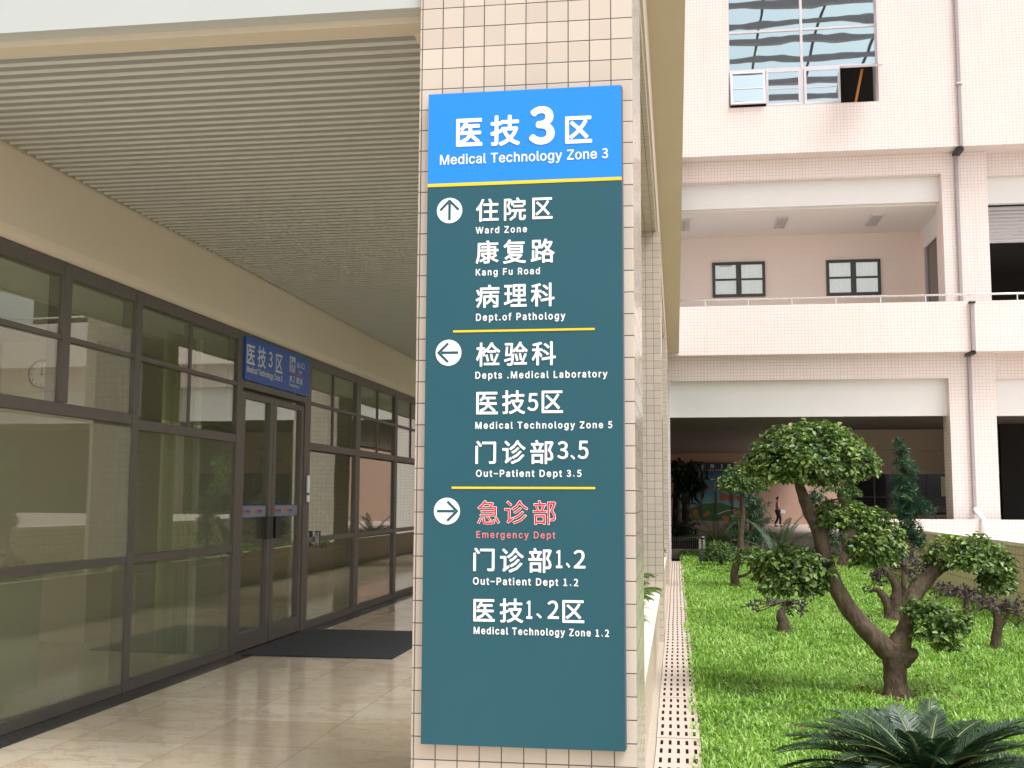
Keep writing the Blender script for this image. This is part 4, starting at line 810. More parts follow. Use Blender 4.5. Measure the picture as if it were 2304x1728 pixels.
# ================================================================== garden walls, planters
t = thing('retaining_wall', 'low beige tiled garden wall with pale stone cap along the right of the lawn', 'wall', (5.55, 20, GZ))
box('wall_body', M_wallt, t, 5.4, 5.72, 3, 33.98, -.7, .87); MB().box(5.385, 5.80, 3, 33.98, .872, .94, bev=.008).build('cap', M_cap, t)
M_stone2 = plain('pale_stone', (.60, .48, .39), .5, var=.1, scale=12)
def planter(y0, y1, lab):
    t = thing('planter_wall', lab, 'planter', (-.7, (y0+y1)/2, 0), 'stone planters between the columns')
    MB().box(-1.2, -1.08, y0, y1, -.3, .60, bev=.006).build('inner_wall', M_stone, t)
    m_ = MB(); m_.prism([(-.36, -.5), (-.24, -.5), (-.235, .325), (-.36, .345)], 'y', y0, y1); m_.build('outer_wall', M_stone2, t)
    m_ = MB(); m_.prism([(-.40, .352), (-.40, .385), (-.225, .36), (-.225, .328)], 'y', y0, y1); m_.build('sloped_cap', M_cap, t)
    m_ = MB(); m_.box(-1.08, -.36, y0, y1, .2, .34); m_.build('soil', M_soil, t)
planter(6.265, 14.995, 'stone planter with sloped pale cap between the sign column and second column'); planter(16.205, 24.995, 'stone planter between the second and third tiled column'); planter(26.205, 34.5, 'stone planter beyond the third tiled column')

# ================================================================== things under the far building
# picture window painted with a landscape
mw = thing('mural_window', 'row of glass panels painted with blue sky, green hill and orange flowers', 'mural', (1.9, 65.95, .36))
mx0, mx1, mz0, mz1, my = .10, 4.3, .38, 3.20, 65.93
FM = Sign((0, my, 0), (1, 0, 0), (0, 0, 1), (0, -1, 0))
m_, nt, N, L, bs = new_mat('mural_sky'); sp = N.new('ShaderNodeSeparateXYZ'); L.new(pos(N), sp.inputs[0])
L.new(ramp(N, L, mapr(N, L, sp.outputs[2], mz0, mz1), [(.3, (.22, .38, .40)), (.6, (.07, .24, .32)), (.85, (.05, .19, .32)), (1, (.03, .08, .22))]), bs.inputs['Base Color'])
M_msky = m_; M_mgreen = plain('mural_green', (.06, .17, .05), .4, var=.3, scale=3); M_morange = plain('mural_orange', (.45, .18, .06), .4, var=.2, scale=5); M_mwhite = plain('mural_white', (.62, .68, .72), .4); M_mred = plain('mural_red', (.34, .09, .05), .4)
b_ = MB(); b_.box(mx0, mx1, my, 65.99, mz0, mz1); b_.build('sky_panel', M_msky, mw)
def blob(mb, cx_, cz_, r_, h, n=14, k=.3, asp=1): 
    FM.poly(mb, [(cx_+math.cos(a)*r_*(1+random.uniform(-k, k)), cz_+asp*math.sin(a)*r_*(1+random.uniform(-k, k))) for a in np.linspace(0, 2*math.pi, n, endpoint=False)], [], h)
mb = MB(); hill = [(mx0+(mx1-mx0)*i/24, mz0+.62+.42*math.exp(-((i-12)/7)**2)+.03*math.sin(i)) for i in range(25)]
FM.poly(mb, [(mx0, mz0)]+hill+[(mx1, mz0)], [], .004); mb.build('green_hill', M_mgreen, mw)
mb = MB()
for i in range(26): blob(mb, random.choice([random.uniform(.2, 1.2), random.uniform(.2, 4.2), random.uniform(2.7, 4.2)]), mz0+random.uniform(.08, .55), random.uniform(.06, .15), .006+i*.0004)
mb.build('orange_flowers', M_morange, mw)
mb = MB()
for i, (x, z, r_) in enumerate(((1.75, 2.35, .20), (2.35, 2.28, .16), (2.72, 1.75, .20), (3.2, 1.72, .22), (3.65, 1.70, .18), (.35, 2.9, .14), (1.1, 2.25, .2))): blob(mb, x, z, r_, .02+i*.0005)
mb.build('red_balloons', M_mred, mw)
mb = MB(); FM.poly(mb, [(1.95, 3.02-.22), (2.95, 3.05-.1), (2.8, 2.72), (2.0, 2.74)], [], .03)
for x in (2.22, 2.62): FM.poly(mb, [(x, 2.1), (x+.15, 2.1), (x+.15, 2.66), (x, 2.66)], [], .031)
FM.poly(mb, [(2.2, .72), (2.9, .98), (3.3, 1.02), (3.3, .99), (2.9, .94), (2.2, .66)], [], .032); mb.build('white_shapes', M_mwhite, mw)
mb = MB()
for x in (.10, 1.42, 2.28, 3.20, 4.22): mb.box(x, x+.09, my-.06, my-.034, mz0, mz1-.35)
mb.box(mx0, mx1, my-.055, my-.034, mz1-.40, mz1-.33); mb.box(mx0, 1.42, my-.055, my-.034, 1.32, 1.36)
mb.build('mullions', plain('mural_frame', (.10, .11, .09), .4), mw)
ws = thing('ward_sign', 'dark teal ward sign with white letters above the painted glass panels', 'sign', (2.1, 65.95, 3.4))
b_ = MB(); b_.box(.9, 3.33, 65.86, 65.985, 3.215, 3.72); b_.build('panel', plain('dark_teal', (.02, .045, .06), .4), ws)
WG = Sign((0, 65.86, 0), (1, 0, 0), (0, 0, 1), (0, -1, 0)); mb = MB()
for ch, x in (('住', 1.42), ('院', 2.0), ('3', 2.58), ('区', 2.98)): WG.glyph(mb, ch, x, x+(.22 if ch != '3' else .13), 3.42, 3.66, .008, .004)
WG.latin(mb, 'WARD ZONE 3', 1.65, 2.95, 3.28, .07, .006, .004, 1.6); mb.build('lettering', M_lett2, ws)

# bollard lamp
t = thing('bollard_lamp', 'dark grey louvred bollard lamp at the far end of the lawn', 'bollard lamp', (.73, 33.0, GZ))
m_ = MB(); m_.tube([(.73, 33, GZ), (.73, 33, GZ+.42)], .105, 24); m_.build('post', plain('bollard_paint', (.05, .055, .065), .5), t)
m_ = MB()
for k in range(4): a = k*math.pi/2+.5; m_.box(.73+math.cos(a)*.09-.012, .73+math.cos(a)*.09+.012, 33+math.sin(a)*.09-.012, 33+math.sin(a)*.09+.012, GZ+.42, GZ+.72)
for k in range(5): m_.tube([(.73, 33, GZ+.45+k*.055), (.73, 33, GZ+.462+k*.055)], .075, 20)
m_.build('louvres', M_steel, t)
m_ = MB(); m_.tube([(.73, 33, GZ+.72), (.73, 33, GZ+.76), (.73, 33, GZ+.80)], [.125, .13, .10], 24); m_.build('cap', M_black, t)
# dark picket fence at the end of the lawn
t = thing('picket_fence', 'low dark wooden picket fence at the end of the lawn', 'fence', (1.2, 41.4, GZ))
m_ = MB()
for k in range(34): x = -.25+k*.075; m_.box(x, x+.05, 41.38, 41.40, GZ, GZ+.50+random.uniform(-.03, .05))
m_.build('pickets', plain('fence_wood', (.035, .028, .022), .8), t); m_ = MB(); m_.box(-.3, 2.3, 41.40, 41.43, GZ+.30, GZ+.35); m_.build('rail', M_black, t)
t = MB(); t.box(-.32, 5.4, 41.15, 41.35, GZ-.3, GZ+.06); tag(t.build('lawn_kerb', M_conc, base=(2.5, 41.2, GZ)), 'pale kerb closing the far end of the lawn', 'kerb')

# steel roof grid high over the court (the far window mirrors it)
t = thing('canopy_frame', 'steel roof grid over the court mirrored in the upper window', 'canopy', (7, 15, 22))
m_ = MB()
for k, y in enumerate(np.arange(2, 33, 1.9)): m_.box(.13, 18, y, y+(.26 if k % 2 else .10), 22, 22.25)
m_.build('beams', M_pipe_lipshade, t); m_ = MB()
for x in np.arange(1.2, 18, 2.6): m_.box(x, x+.09, 2, 33.9, 22.36, 22.5)
m_.build('purlins', M_dwin, t); m_ = MB(); m_.box(2.6, 3.3, 13, 13.7, 15, 22); m_.build('mast', M_grey, t)
# ================================================================== plants
def quick_mesh(name, V, F4, tint, mat, parent=None, base=None, smooth=False):
    """V (n,3), F4 (m,4) quads, tint (n,)"""
    me = bpy.data.meshes.new(name); V = np.asarray(V, np.float32); F4 = np.asarray(F4, np.int32)
    me.vertices.add(len(V)); me.vertices.foreach_set('co', V.ravel()); nq = len(F4); k = F4.shape[1]
    me.loops.add(nq*k); me.loops.foreach_set('vertex_index', F4.ravel()); me.polygons.add(nq)
    me.polygons.foreach_set('loop_start', np.arange(0, nq*k, k, dtype=np.int32)); me.update(calc_edges=True)
    a = me.attributes.new('tint', 'FLOAT', 'POINT'); a.data.foreach_set('value', np.asarray(tint, np.float32))
    return link(name, me, mat, parent, base, smooth)
def unit(a): return a/np.maximum(np.linalg.norm(a, axis=-1, keepdims=True), 1e-9)
def leaves(C, D, Nn, L_, W_, tint, fold=.25, curl=.15):
    """leaves at C (n,3) along D with face normal Nn: two folded quads each"""
    n = len(C); D = unit(D); S_ = unit(np.cross(D, Nn)); Nn = np.cross(S_, D)
    L_ = np.broadcast_to(L_, n)[:, None]; W_ = np.broadcast_to(W_, n)[:, None]
    b = C; t = C+D*L_-Nn*L_*curl
    l1 = C+D*L_*.28+S_*W_*.5+Nn*W_*fold; l2 = C+D*L_*.68+S_*W_*.40+Nn*(W_*fold*.8-L_*curl*.4)
    r1 = C+D*L_*.28-S_*W_*.5+Nn*W_*fold; r2 = C+D*L_*.68-S_*W_*.40+Nn*(W_*fold*.8-L_*curl*.4)
    V = np.stack([b, l1, l2, t, r2, r1], 1).reshape(-1, 3); i = np.arange(n)[:, None]*6
    F = np.concatenate([i+np.array([[0, 1, 2, 3]]), i+np.array([[0, 3, 4, 5]])], 0)
    return V, F, np.repeat(tint, 6)
def join(parts):
    V = []; F = []; T = []; o = 0
    for v, f, t in parts: V.append(v); F.append(f+o); T.append(t); o += len(v)
    return np.concatenate(V), np.concatenate(F), np.concatenate(T)
def pad(c, rx, ry, rz, n, L_, W_, skew=0, droop=.5, flat=.35, lo=0, hi=1, inner=.25):
    """a clipped leaf pad: leaves packed in the outer shell of a lumpy ellipsoid"""
    d = unit(rng.normal(size=(n, 3))); d[:, 2] = np.where(d[:, 2] < -flat, -flat*rng.random(n), d[:, 2])
    ph = rng.random(6)*6.28
    lump = 1+.12*np.sin(3.1*d[:, 0]*2+ph[0])*np.sin(2.7*d[:, 1]*2+ph[1])+.10*np.sin(5.3*d[:, 0]+4.1*d[:, 2]+ph[2])+.07*np.sin(9*d[:, 0]+7*d[:, 1]+ph[3])
    r = (1-inner*rng.random(n)**1.6)*lump; r = np.where(rng.random(n) < .06, r*1.12, r)
    p = d*r[:, None]*np.array([rx, ry, rz]); p[:, 2] += skew*p[:, 0]
    out = unit(d/np.array([rx, ry, rz])*min(rx, rz)); up = np.array([0, 0, 1.])
    nn = unit(out*.55+up*.75+rng.normal(size=(n, 3))*.38)
    D = unit(np.cross(nn, rng.normal(size=(n, 3)))); D = unit(D+out*.55-up*droop*rng.random((n, 1)))
    sc = rng.uniform(.62, 1.18, n)
    tint = np.clip(rng.normal(.45, .2, n)+.10*np.sin(p[:, 0]*7/max(rx, .1)+ph[4]), lo, hi)
    return leaves(np.array(c)+p, D, nn, L_*sc, W_*sc, tint)
def tufts(P, n_each, L_, W_, up=.3, spread=1.0):
    """needle tufts: n narrow leaves fanning out from each point"""
    n = len(P)*n_each; C = np.repeat(P, n_each, 0); D = unit(rng.normal(size=(n, 3))*spread+np.array([0, 0, up]))
    sc = rng.uniform(.6, 1.2, n); t = np.clip(np.repeat(rng.normal(.45, .2, len(P)), n_each)+rng.normal(0, .1, n), 0, 1)
    return leaves(C, D, unit(rng.normal(size=(n, 3))), L_*sc, W_*sc, t, .12, .12)
M_leaf = foliage('bonsai_leaf', [(0, (.018, .038, .012)), (.3, (.06, .115, .028)), (.58, (.15, .235, .055)), (.85, (.31, .42, .11)), (1, (.40, .36, .12))], .34, .28, .5)
M_leaf2 = foliage('fine_leaf', [(0, (.03, .06, .018)), (.5, (.10, .18, .045)), (.85, (.21, .30, .08)), (1, (.30, .27, .09))], .45, .25)
M_pine = foliage('podocarp_leaf', [(0, (.012, .035, .022)), (.5, (.030, .085, .045)), (.85, (.07, .155, .07)), (1, (.12, .20, .06))], .4, .2)
M_purple = foliage('purple_leaf', [(0, (.03, .024, .028)), (.5, (.075, .06, .066)), (.8, (.15, .135, .14)), (1, (.13, .16, .09))], .5, .2)
M_dleaf = foliage('shade_leaf', [(0, (.010, .018, .010)), (.6, (.022, .045, .018)), (1, (.04, .07, .025))], .4, .15)  # leaf colours darkened to carry the shade under the building
M_cyc = foliage('cycad_leaf', [(0, (.012, .030, .014)), (.5, (.028, .065, .030)), (.85, (.055, .11, .045)), (.95, (.09, .11, .04)), (1, (.30, .16, .05))], .30, .12, .6)
M_grass = foliage('grass_blade', [(0, (.055, .125, .018)), (.3, (.15, .30, .040)), (.6, (.255, .455, .075)), (.85, (.39, .58, .16)), (1, (.52, .62, .29))], .5, .3, .35)
M_litter = foliage('leaf_litter', [(0, (.05, .10, .02)), (.93, (.20, .20, .05)), (.97, (.26, .15, .06)), (1, (.16, .085, .04))], .6, .1)
M_bark = bark('bark_brown', (.048, .032, .019), (.175, .122, .080))
M_bark2 = bark('bark_tan', (.05, .032, .020), (.15, .10, .065), 20)
M_barkd = bark('bark_shaded', (.012, .009, .008), (.04, .03, .025))  # bark colours darkened to carry the shade under the building
def bx(Y): return 2488/Y*2.56                    # survey zoom pixels per metre at distance Y

# ---- the big clipped tree
Y = 11.2; b0 = z8(1475, 945, 11.16); b0.z = GZ
mt = thing('bonsai_tree', 'large clipped tree with curved forked trunk and umbrella crown in front on the lawn', 'tree', b0, 'clipped trees on the lawn')
tk = MB()
def smooth_path(P, rad, n=5):
    P = [Vector(p) for p in P]; out = []; ro = []
    for i in range(len(P)-1):
        p0, p1, p2, p3 = P[max(i-1, 0)], P[i], P[i+1], P[min(i+2, len(P)-1)]
        for k in range(n):
            t = k/n; t2, t3 = t*t, t*t*t
            out.append(.5*((2*p1)+(p2-p0)*t+(2*p0-5*p1+4*p2-p3)*t2+(3*p1-p0-3*p2+p3)*t3)); ro.append(rad[i]+(rad[i+1]-rad[i])*t)
    return out+[P[-1]], ro+[rad[-1]]
def limb(mb, P, rad, n=12, rough=.07): 
    a, r_ = smooth_path(P, rad); mb.tube(a, r_, n, rough)
s = 1/bx(Y)
limb(tk, [z8(1480, 985, Y), z8(1478, 935, Y), z8(1472, 880, Y), z8(1468, 800, Y), z8(1470, 720, Y), z8(1468, 640, Y+.02)], [105*s, 82*s, 62*s, 60*s, 66*s, 70*s], 18)
limb(tk, [z8(1470, 720, Y), z8(1400, 648, Y-.02), z8(1325, 575, Y-.05), z8(1200, 432, Y-.08), z8(1115, 280, Y-.1), z8(1062, 130, Y-.12), z7(1030, 1005, Y-.12), z7(975, 900, Y-.1), z7(940, 810, Y-.05), z7(915, 720, Y), z7(940, 640, Y)], [62*s, 58*s, 52*s, 46*s, 44*s, 42*s, 40*s, 36*s, 30*s, 24*s, 14*s], 14)
limb(tk, [z8(1475, 740, Y), z8(1495, 640, Y+.02), z8(1525, 560, Y+.05), z8(1545, 480, Y+.1), z8(1585, 365, Y+.2), z8(1640, 280, Y+.25), z8(1715, 205, Y+.3), z8(1810, 170, Y+.3)], [62*s, 62*s, 46*s, 34*s, 38*s, 40*s, 36*s, 20*s], 14)
limb(tk, [z8(1500, 740, Y), z8(1560, 700, Y-.03), z8(1602, 690, Y-.05)], [50*s, 40*s, 16*s], 12, .15)
limb(tk, [z8(1545, 500, Y+.08), z8(1640, 480, Y), z8(1740, 520, Y-.05)], [16*s, 11*s, 6*s], 8)
limb(tk, [z7(1020, 1000, Y-.12), z7(1120, 950, Y), z7(1300, 990, Y+.05), z7(1420, 1080, Y+.05)], [18*s, 15*s, 11*s, 6*s], 8)
limb(tk, [z8(1060, 180, Y-.12), z8(960, 215, Y-.1), z8(850, 230, Y-.1)], [16*s, 11*s, 6*s], 8)
for _ in range(16):
    a = z7(random.uniform(860, 1000), random.uniform(640, 720), Y); c_ = z7(random.uniform(690, 1300), random.uniform(470, 700), Y+random.uniform(-.4, .4)); limb(tk, [a, (a+c_)/2+Vector((0, 0, .05)), c_], [9*s, 6*s, 3*s], 6)
tk.build('trunk', M_bark, mt, smooth=True)
def crown(nm, parent, mat, Yc, pads, L_, W_, dens, **kw):
    k = bx(Yc); ps = []
    for px, py, rx, rz, dy in pads:
        c_ = z7(px, py, Yc+dy); ps.append(pad(c_, rx/k, rx/k*kw.get('ry', .9), rz/k, int(dens*rx*rz/1000), L_, W_, **{q: v for q, v in kw.items() if q != 'ry'}))
    V, F, T = join(ps); return quick_mesh(nm, V, F, T, mat, parent)
crown('crown', mt, M_leaf, Y, [(985, 545, 265, 150, 0), (800, 620, 160, 120, -.15), (1180, 630, 160, 130, .1), (985, 640, 290, 120, -.1), (930, 480, 140, 85, .1), (1060, 470, 150, 80, 0), (860, 700, 130, 70, -.25), (1090, 715, 130, 60, -.1), (985, 590, 300, 170, .05), (740, 650, 110, 80, .1), (1260, 660, 90, 80, .1)], .056, .040, 40)
crown('crown', mt, M_leaf, Y, [(1170, 905, 150, 70, 0), (1130, 950, 120, 80, -.15), (1290, 965, 140, 85, 0), (1385, 1050, 120, 90, 0), (1430, 1130, 90, 90, .05), (1310, 1110, 110, 70, -.2), (1350, 1175, 110, 60, -.1)], .056, .040, 48)
crown('crown', mt, M_leaf, Y-.1, [(870, 1180, 150, 80, 0), (790, 1260, 130, 90, .05), (940, 1250, 140, 110, -.1), (860, 1330, 150, 100, -.1), (975, 1340, 100, 80, -.05), (760, 1220, 90, 60, 0)], .058, .041, 48)
crown('crown', mt, M_leaf, Y+.3, [(1800, 1120, 140, 75, 0), (1920, 1120, 120, 75, -.1), (1990, 1190, 120, 95, 0), (2060, 1270, 90, 100, .05), (1740, 1190, 100, 50, .1), (2060, 1340, 80, 60, 0), (1900, 1200, 130, 70, -.2)], .056, .040, 48)
crown('crown', mt, M_leaf, Y-.05, [(1620, 1464, 100, 65, 0), (1710, 1500, 120, 80, -.1), (1800, 1570, 100, 90, 0), (1690, 1600, 110, 80, -.1), (1770, 1670, 90, 50, 0), (1850, 1530, 60, 60, 0)], .056, .038, 34, inner=.6)
V, F, T = join([pad(b0+Vector((random.uniform(-.5, .5), random.uniform(-.4, .3), .02)), .10, .10, .03, 5, .07, .045) for _ in range(10)])
n = 260; xs_ = rng.uniform(.25, 5.2, n); ys_ = rng.uniform(7.5, 26, n); C = np.stack([xs_, ys_, np.full(n, GZ+.035)], 1)
v_, f_, t_ = leaves(C, rng.normal(size=(n, 3))*np.array([1, 1, .25]), rng.normal(size=(n, 3))*.35+np.array([0, 0, 1.]), rng.uniform(.03, .07, n), .03, rng.uniform(.9, 1.0, n)); V, F, T = join([(V, F, T*0+.98), (v_, f_, t_)])
tag(quick_mesh('fallen_leaves', V, F, T, M_litter, base=b0), 'fallen leaves scattered over the lawn around the large tree', 'leaves', kind='stuff')

# ---- smaller clipped trees
Y = 24.4; b = z8(548, 310, Y); b.z = GZ; s = 1/bx(Y)
t = thing('bonsai_tree', 'slim clipped tree with round crown on the left of the lawn', 'tree', b, 'clipped trees on the lawn')
tk = MB(); limb(tk, [z8(545, 330, Y), z8(548, 290, Y), z8(545, 215, Y), z8(575, 110, Y), z7(580, 1040, Y), z7(590, 930, Y), z7(588, 820, Y), z7(600, 720, Y)], [34*s, 26*s, 22*s, 18*s, 17*s, 16*s, 14*s, 8*s], 10)
limb(tk, [z8(555, 250, Y), z8(610, 240, Y), z8(665, 190, Y)], [10*s, 8*s, 4*s], 7); limb(tk, [z8(545, 260, Y), z8(525, 262, Y)], [10*s, 7*s], 7); tk.build('trunk', M_bark2, t, smooth=True)
crown('crown', t, M_leaf2, Y, [(590, 705, 115, 75, 0), (540, 750, 85, 50, -.1), (650, 760, 85, 50, 0), (590, 770, 110, 45, .1)], .085, .055, 62)
crown('crown', t, M_leaf2, Y, [(640, 1150, 75, 45, 0), (620, 1190, 70, 35, -.1), (680, 1180, 50, 30, 0)], .08, .05, 66)
Y = 32.6; b = z8(1168, 190, Y); b.z = GZ; s = 1/bx(Y)
t = thing('bonsai_tree', 'far clipped tree half hidden behind the umbrella crown, pale forked trunk', 'tree', b, 'clipped trees on the lawn')
tk = MB(); limb(tk, [z8(1170, 205, Y), z8(1172, 150, Y), z8(1190, 100, Y), z7(1165, 1000, Y), z7(1175, 860, Y), z7(1155, 790, Y), z7(1200, 720, Y), z7(1300, 640, Y)], [40*s, 26*s, 22*s, 20*s, 18*s, 15*s, 12*s, 6*s], 10); tk.build('trunk', M_bark2, t, smooth=True)
crown('crown', t, M_leaf2, Y, [(1320, 610, 62, 50, 0), (1290, 660, 80, 40, 0), (1200, 790, 70, 40, 0), (1130, 760, 70, 50, 0), (1240, 700, 60, 40, 0)], .10, .06, 70)
# ---- podocarp with needle leaves
def conifer(lab, pts, Yc, base, trunk, mat, L_, W_, n, ne, group='needle leaved garden trees'):
    t = thing('podocarp_tree', lab, 'tree', base, group); tk = MB(); k = bx(Yc)
    limb(tk, trunk[0], trunk[1], 8); 
    P = []
    for px, py, rx, rz in pts:
        c_ = np.array(z7(px, py, Yc)); m = int(n*rx*rz/1000)+3; q = unit(rng.normal(size=(m, 3)))*(rng.random((m, 1))**.45); P.append(c_+q*np.array([rx/k, rx/k, rz/k]))
        tr = trunk[0][len(trunk[0])//2]; limb(tk, [Vector((trunk[0][-1].x, trunk[0][-1].y, c_[2]-.1)), Vector(c_)], [.012*Yc/18, .006*Yc/18], 5)
    tk.build('trunk', M_bark, t, smooth=True); V, F, T = tufts(np.concatenate(P), ne, L_, W_); quick_mesh('crown', V, F, T, mat, t); return t
Y = 18.6; b = z8(1515, 430, Y); b.z = GZ
conifer('tall dark green podocarp with needle tufts standing before the far pillar', [(1490, 505, 30, 18), (1520, 560, 50, 50), (1530, 640, 65, 50), (1520, 720, 75, 50), (1530, 800, 85, 50), (1600, 870, 70, 40), (1660, 890, 45, 22), (1530, 890, 90, 45), (1540, 960, 70, 40), (1590, 1030, 55, 40), (1520, 1010, 60, 40), (1600, 1090, 50, 40), (1540, 830, 60, 120)],
   Y, b, ([b, z7(1520, 1250, Y), z7(1525, 1050, Y), z7(1535, 800, Y), z7(1510, 560, Y)], [.05, .045, .04, .03, .01]), M_pine, .11, .016, 9, 11)
Y = 29.0; b = z7(645, 1130, Y); b.z = GZ
conifer('dark podocarp with long trunk rising behind the slim clipped tree', [(655, 530, 40, 25), (650, 600, 55, 45), (660, 860, 80, 60), (640, 950, 110, 60), (600, 1040, 90, 50), (690, 1040, 80, 50), (560, 1000, 60, 40)], Y, b, ([b, z7(640, 980, Y), z7(650, 760, Y), z7(650, 560, Y)], [.06, .05, .04, .015]), M_pine, .14, .024, 8, 11)
Y = 27.5; b = z7(1060, 1140, Y); b.z = GZ
conifer('green podocarp just behind the curved trunk of the big tree', [(1010, 800, 60, 50), (1050, 870, 70, 50), (1010, 930, 60, 40), (1100, 1060, 70, 60), (1080, 980, 60, 50)], Y, b, ([b, z7(1060, 1000, Y), z7(1040, 800, Y)], [.05, .04, .015]), M_pine, .14, .024, 8, 11)
# ---- small purple bonsai shrubs
def purple(lab, Yc, base, paths, tuft, L_=.05):
    base = Vector(base); base.z = GZ; t = thing('purple_shrub', lab, 'shrub', base, 'stunted purple shrubs'); tk = MB(); k = bx(Yc)
    for P, r_ in paths: limb(tk, P, [q/k for q in r_], 10, .12)
    ps = []
    for px, py, rx, rz, m in tuft:
        c_ = np.array(z8(px, py, Yc)); m = max(6, int(m*.5)); q = c_+rng.normal(size=(m, 3))*np.array([rx/k, rx/k*.8, rz/k*1.3])*.5
        ps.append(tufts(q, 5, L_, L_*.45, .2)); 
        for i in range(4): limb(tk, [paths[0][0][-1], Vector(q[i])], [5/k, 2/k], 5)
    tk.build('trunk', M_bark2, t, smooth=True); V, F, T = join(ps); quick_mesh('foliage', V, F, T, M_purple, t)
Y = 16.5; purple('low purple shrub on a short pale stump near the middle of the lawn', Y, z8(830, 560, Y), [([z8(832, 575, Y), z8(826, 520, Y), z8(812, 470, Y), z8(828, 430, Y), z8(835, 390, Y)], [44, 34, 26, 12, 6])], [(700, 410, 110, 26, 50), (900, 430, 100, 32, 60), (820, 400, 60, 30, 30), (940, 400, 50, 25, 25)], .055)
Y = 15.0; purple('purple shrub with bare leaning stem at the right end of the lawn', Y, z8(2055, 660, Y), [([z8(2055, 680, Y), z8(2050, 600, Y), z8(2060, 530, Y), z8(2055, 460, Y), z8(2030, 420, Y)], [34, 26, 24, 20, 8]), ([z8(2060, 560, Y), z8(2100, 500, Y), z8(2130, 440, Y)], [16, 12, 5])], [(2060, 420, 130, 36, 90), (2160, 400, 60, 30, 30), (1960, 390, 60, 26, 30), (2180, 500, 40, 40, 14)], .055)
Y = 18.9; purple('purple shrub with upright stem standing near the garden wall', Y, z8(1882, 482, Y), [([z8(1882, 490, Y), z8(1878, 430, Y), z8(1885, 360, Y), z8(1870, 320, Y)], [20, 15, 14, 6])], [(1780, 335, 120, 32, 70), (1900, 340, 130, 36, 80), (1740, 310, 50, 20, 24)], .06)
Y = 18.2; purple('old purple shrub with thick reddish forked trunk behind the big tree', Y, z8(1460, 505, Y), [([z8(1462, 520, Y), z8(1470, 460, Y), z8(1472, 390, Y), z8(1480, 320, Y), z8(1440, 240, Y), z8(1395, 190, Y)], [66, 44, 34, 26, 22, 10]), ([z8(1440, 510, Y), z8(1430, 420, Y), z8(1385, 340, Y), z8(1340, 320, Y)], [36, 26, 20, 8]), ([z8(1500, 520, Y), z8(1505, 430, Y), z8(1560, 330, Y), z8(1600, 250, Y)], [36, 28, 24, 10])], [(1375, 265, 70, 40, 60), (1560, 150, 90, 60, 110), (1320, 330, 40, 14, 16), (1600, 220, 60, 40, 50), (1500, 120, 60, 40, 40)], .06)
# ---- round clipped bush
b = z8(468, 180, 32.0); b.z = GZ; k = bx(32)
t = thing('round_bush', 'low round clipped bush beside the bollard lamp', 'bush', b)
V, F, T = join([pad(b+Vector((dx, 0, .26)), .30, .32, .36, 1000, .06, .04) for dx in (-.16, .16)]+[pad(b+Vector((0, 0, .3)), .46, .4, .38, 1500, .06, .04)]); quick_mesh('foliage', V, F, T, M_leaf2, t)
tk = MB(); tk.tube([b, b+Vector((0, 0, .35))], [.05, .03], 8); tk.build('stem', M_bark, t)
# ---- cycads
def cycad(lab, base, n, ln, lift, mat=M_cyc, fr=46, seed=1, yaw0=0, spreads=(.25, 1.25), lw=.012, ll=.13, tall=.12):
    r_ = np.random.default_rng(seed); base = Vector(base); t = thing('cycad', lab, 'plant', base, 'cycads in the garden')
    hub = base+Vector((0, 0, lift)); m_ = MB(); m_.tube([base-Vector((0, 0, .05)), base+Vector((0, 0, lift*.6)), hub], [.15, .17, .10], 14, .12); m_.build('stem', M_bark, t, smooth=True)
    rc = MB(); ps = []
    for i in range(n):
        az = yaw0+i*2.39996+r_.normal()*.12; el0 = spreads[1]-(spreads[1]-spreads[0])*(i/n)**.8+r_.normal()*.06; L_ = ln*r_.uniform(.85, 1.1)*(1.12-tall*max(el0, 0)); dead = r_.random() < .02
        h = Vector((math.cos(az), math.sin(az), 0)); P = [hub]; e = el0; m2 = 22
        for k in range(m2):
            e -= (.028+.026*k/m2)*(1.2-.35*el0); P.append(P[-1]+(h*math.cos(e)+Vector((0, 0, 1))*math.sin(e))*(L_/m2))
        rc.tube(P, [.011*(1-.8*q/len(P)) for q in range(len(P))], 6)
        A = np.array(P); tt = np.linspace(.10, .995, fr)*m2; i0 = np.minimum(tt.astype(int), m2-1); f_ = (tt-i0)[:, None]; C_ = A[i0]*(1-f_)+A[i0+1]*f_; Tn = unit(A[i0+1]-A[i0])
        side = np.array((-math.sin(az), math.cos(az), 0)); Un = unit(np.cross(side, Tn)*-1); Un = np.where((Un[:, 2:3] < 0), -Un, Un)
        prof = np.sin(np.clip(tt/m2, 0, 1)**.75*math.pi*.93+.12)**.55*ll
        for sgn in (-1, 1):
            jit = r_.normal(size=(fr, 3))*.05
            D = unit(side*sgn*.80+Tn*.55+Un*.28+jit); tn = np.clip(r_.normal(.5, .16, fr), 0, .93) if not dead else np.full(fr, 1.0)
            ps.append(leaves(C_, D, Un, prof*r_.uniform(.9, 1.08, fr), lw, tn, .12, .10))
    rc.build('frond_stalks', M_rach, t); V, F, T = join(ps); quick_mesh('fronds', V, F, T, mat, t); return t
M_rach = plain('frond_stalk', (.16, .18, .06), .5)
b = at(2085, 1765, 6.7); cycad('large cycad with blue green fronds at the bottom right corner of the lawn', (b.x, 6.7, GZ), 84, 1.16, .24, fr=80, seed=5, spreads=(.10, 1.08), lw=.0085, ll=.125, tall=.56)
b = z8(440, 60, 37); cycad('far cycad behind the bollard lamp', (b.x, 37, GZ), 16, 1.35, .42, fr=34, seed=8, spreads=(.25, 1.2), lw=.02, ll=.17)
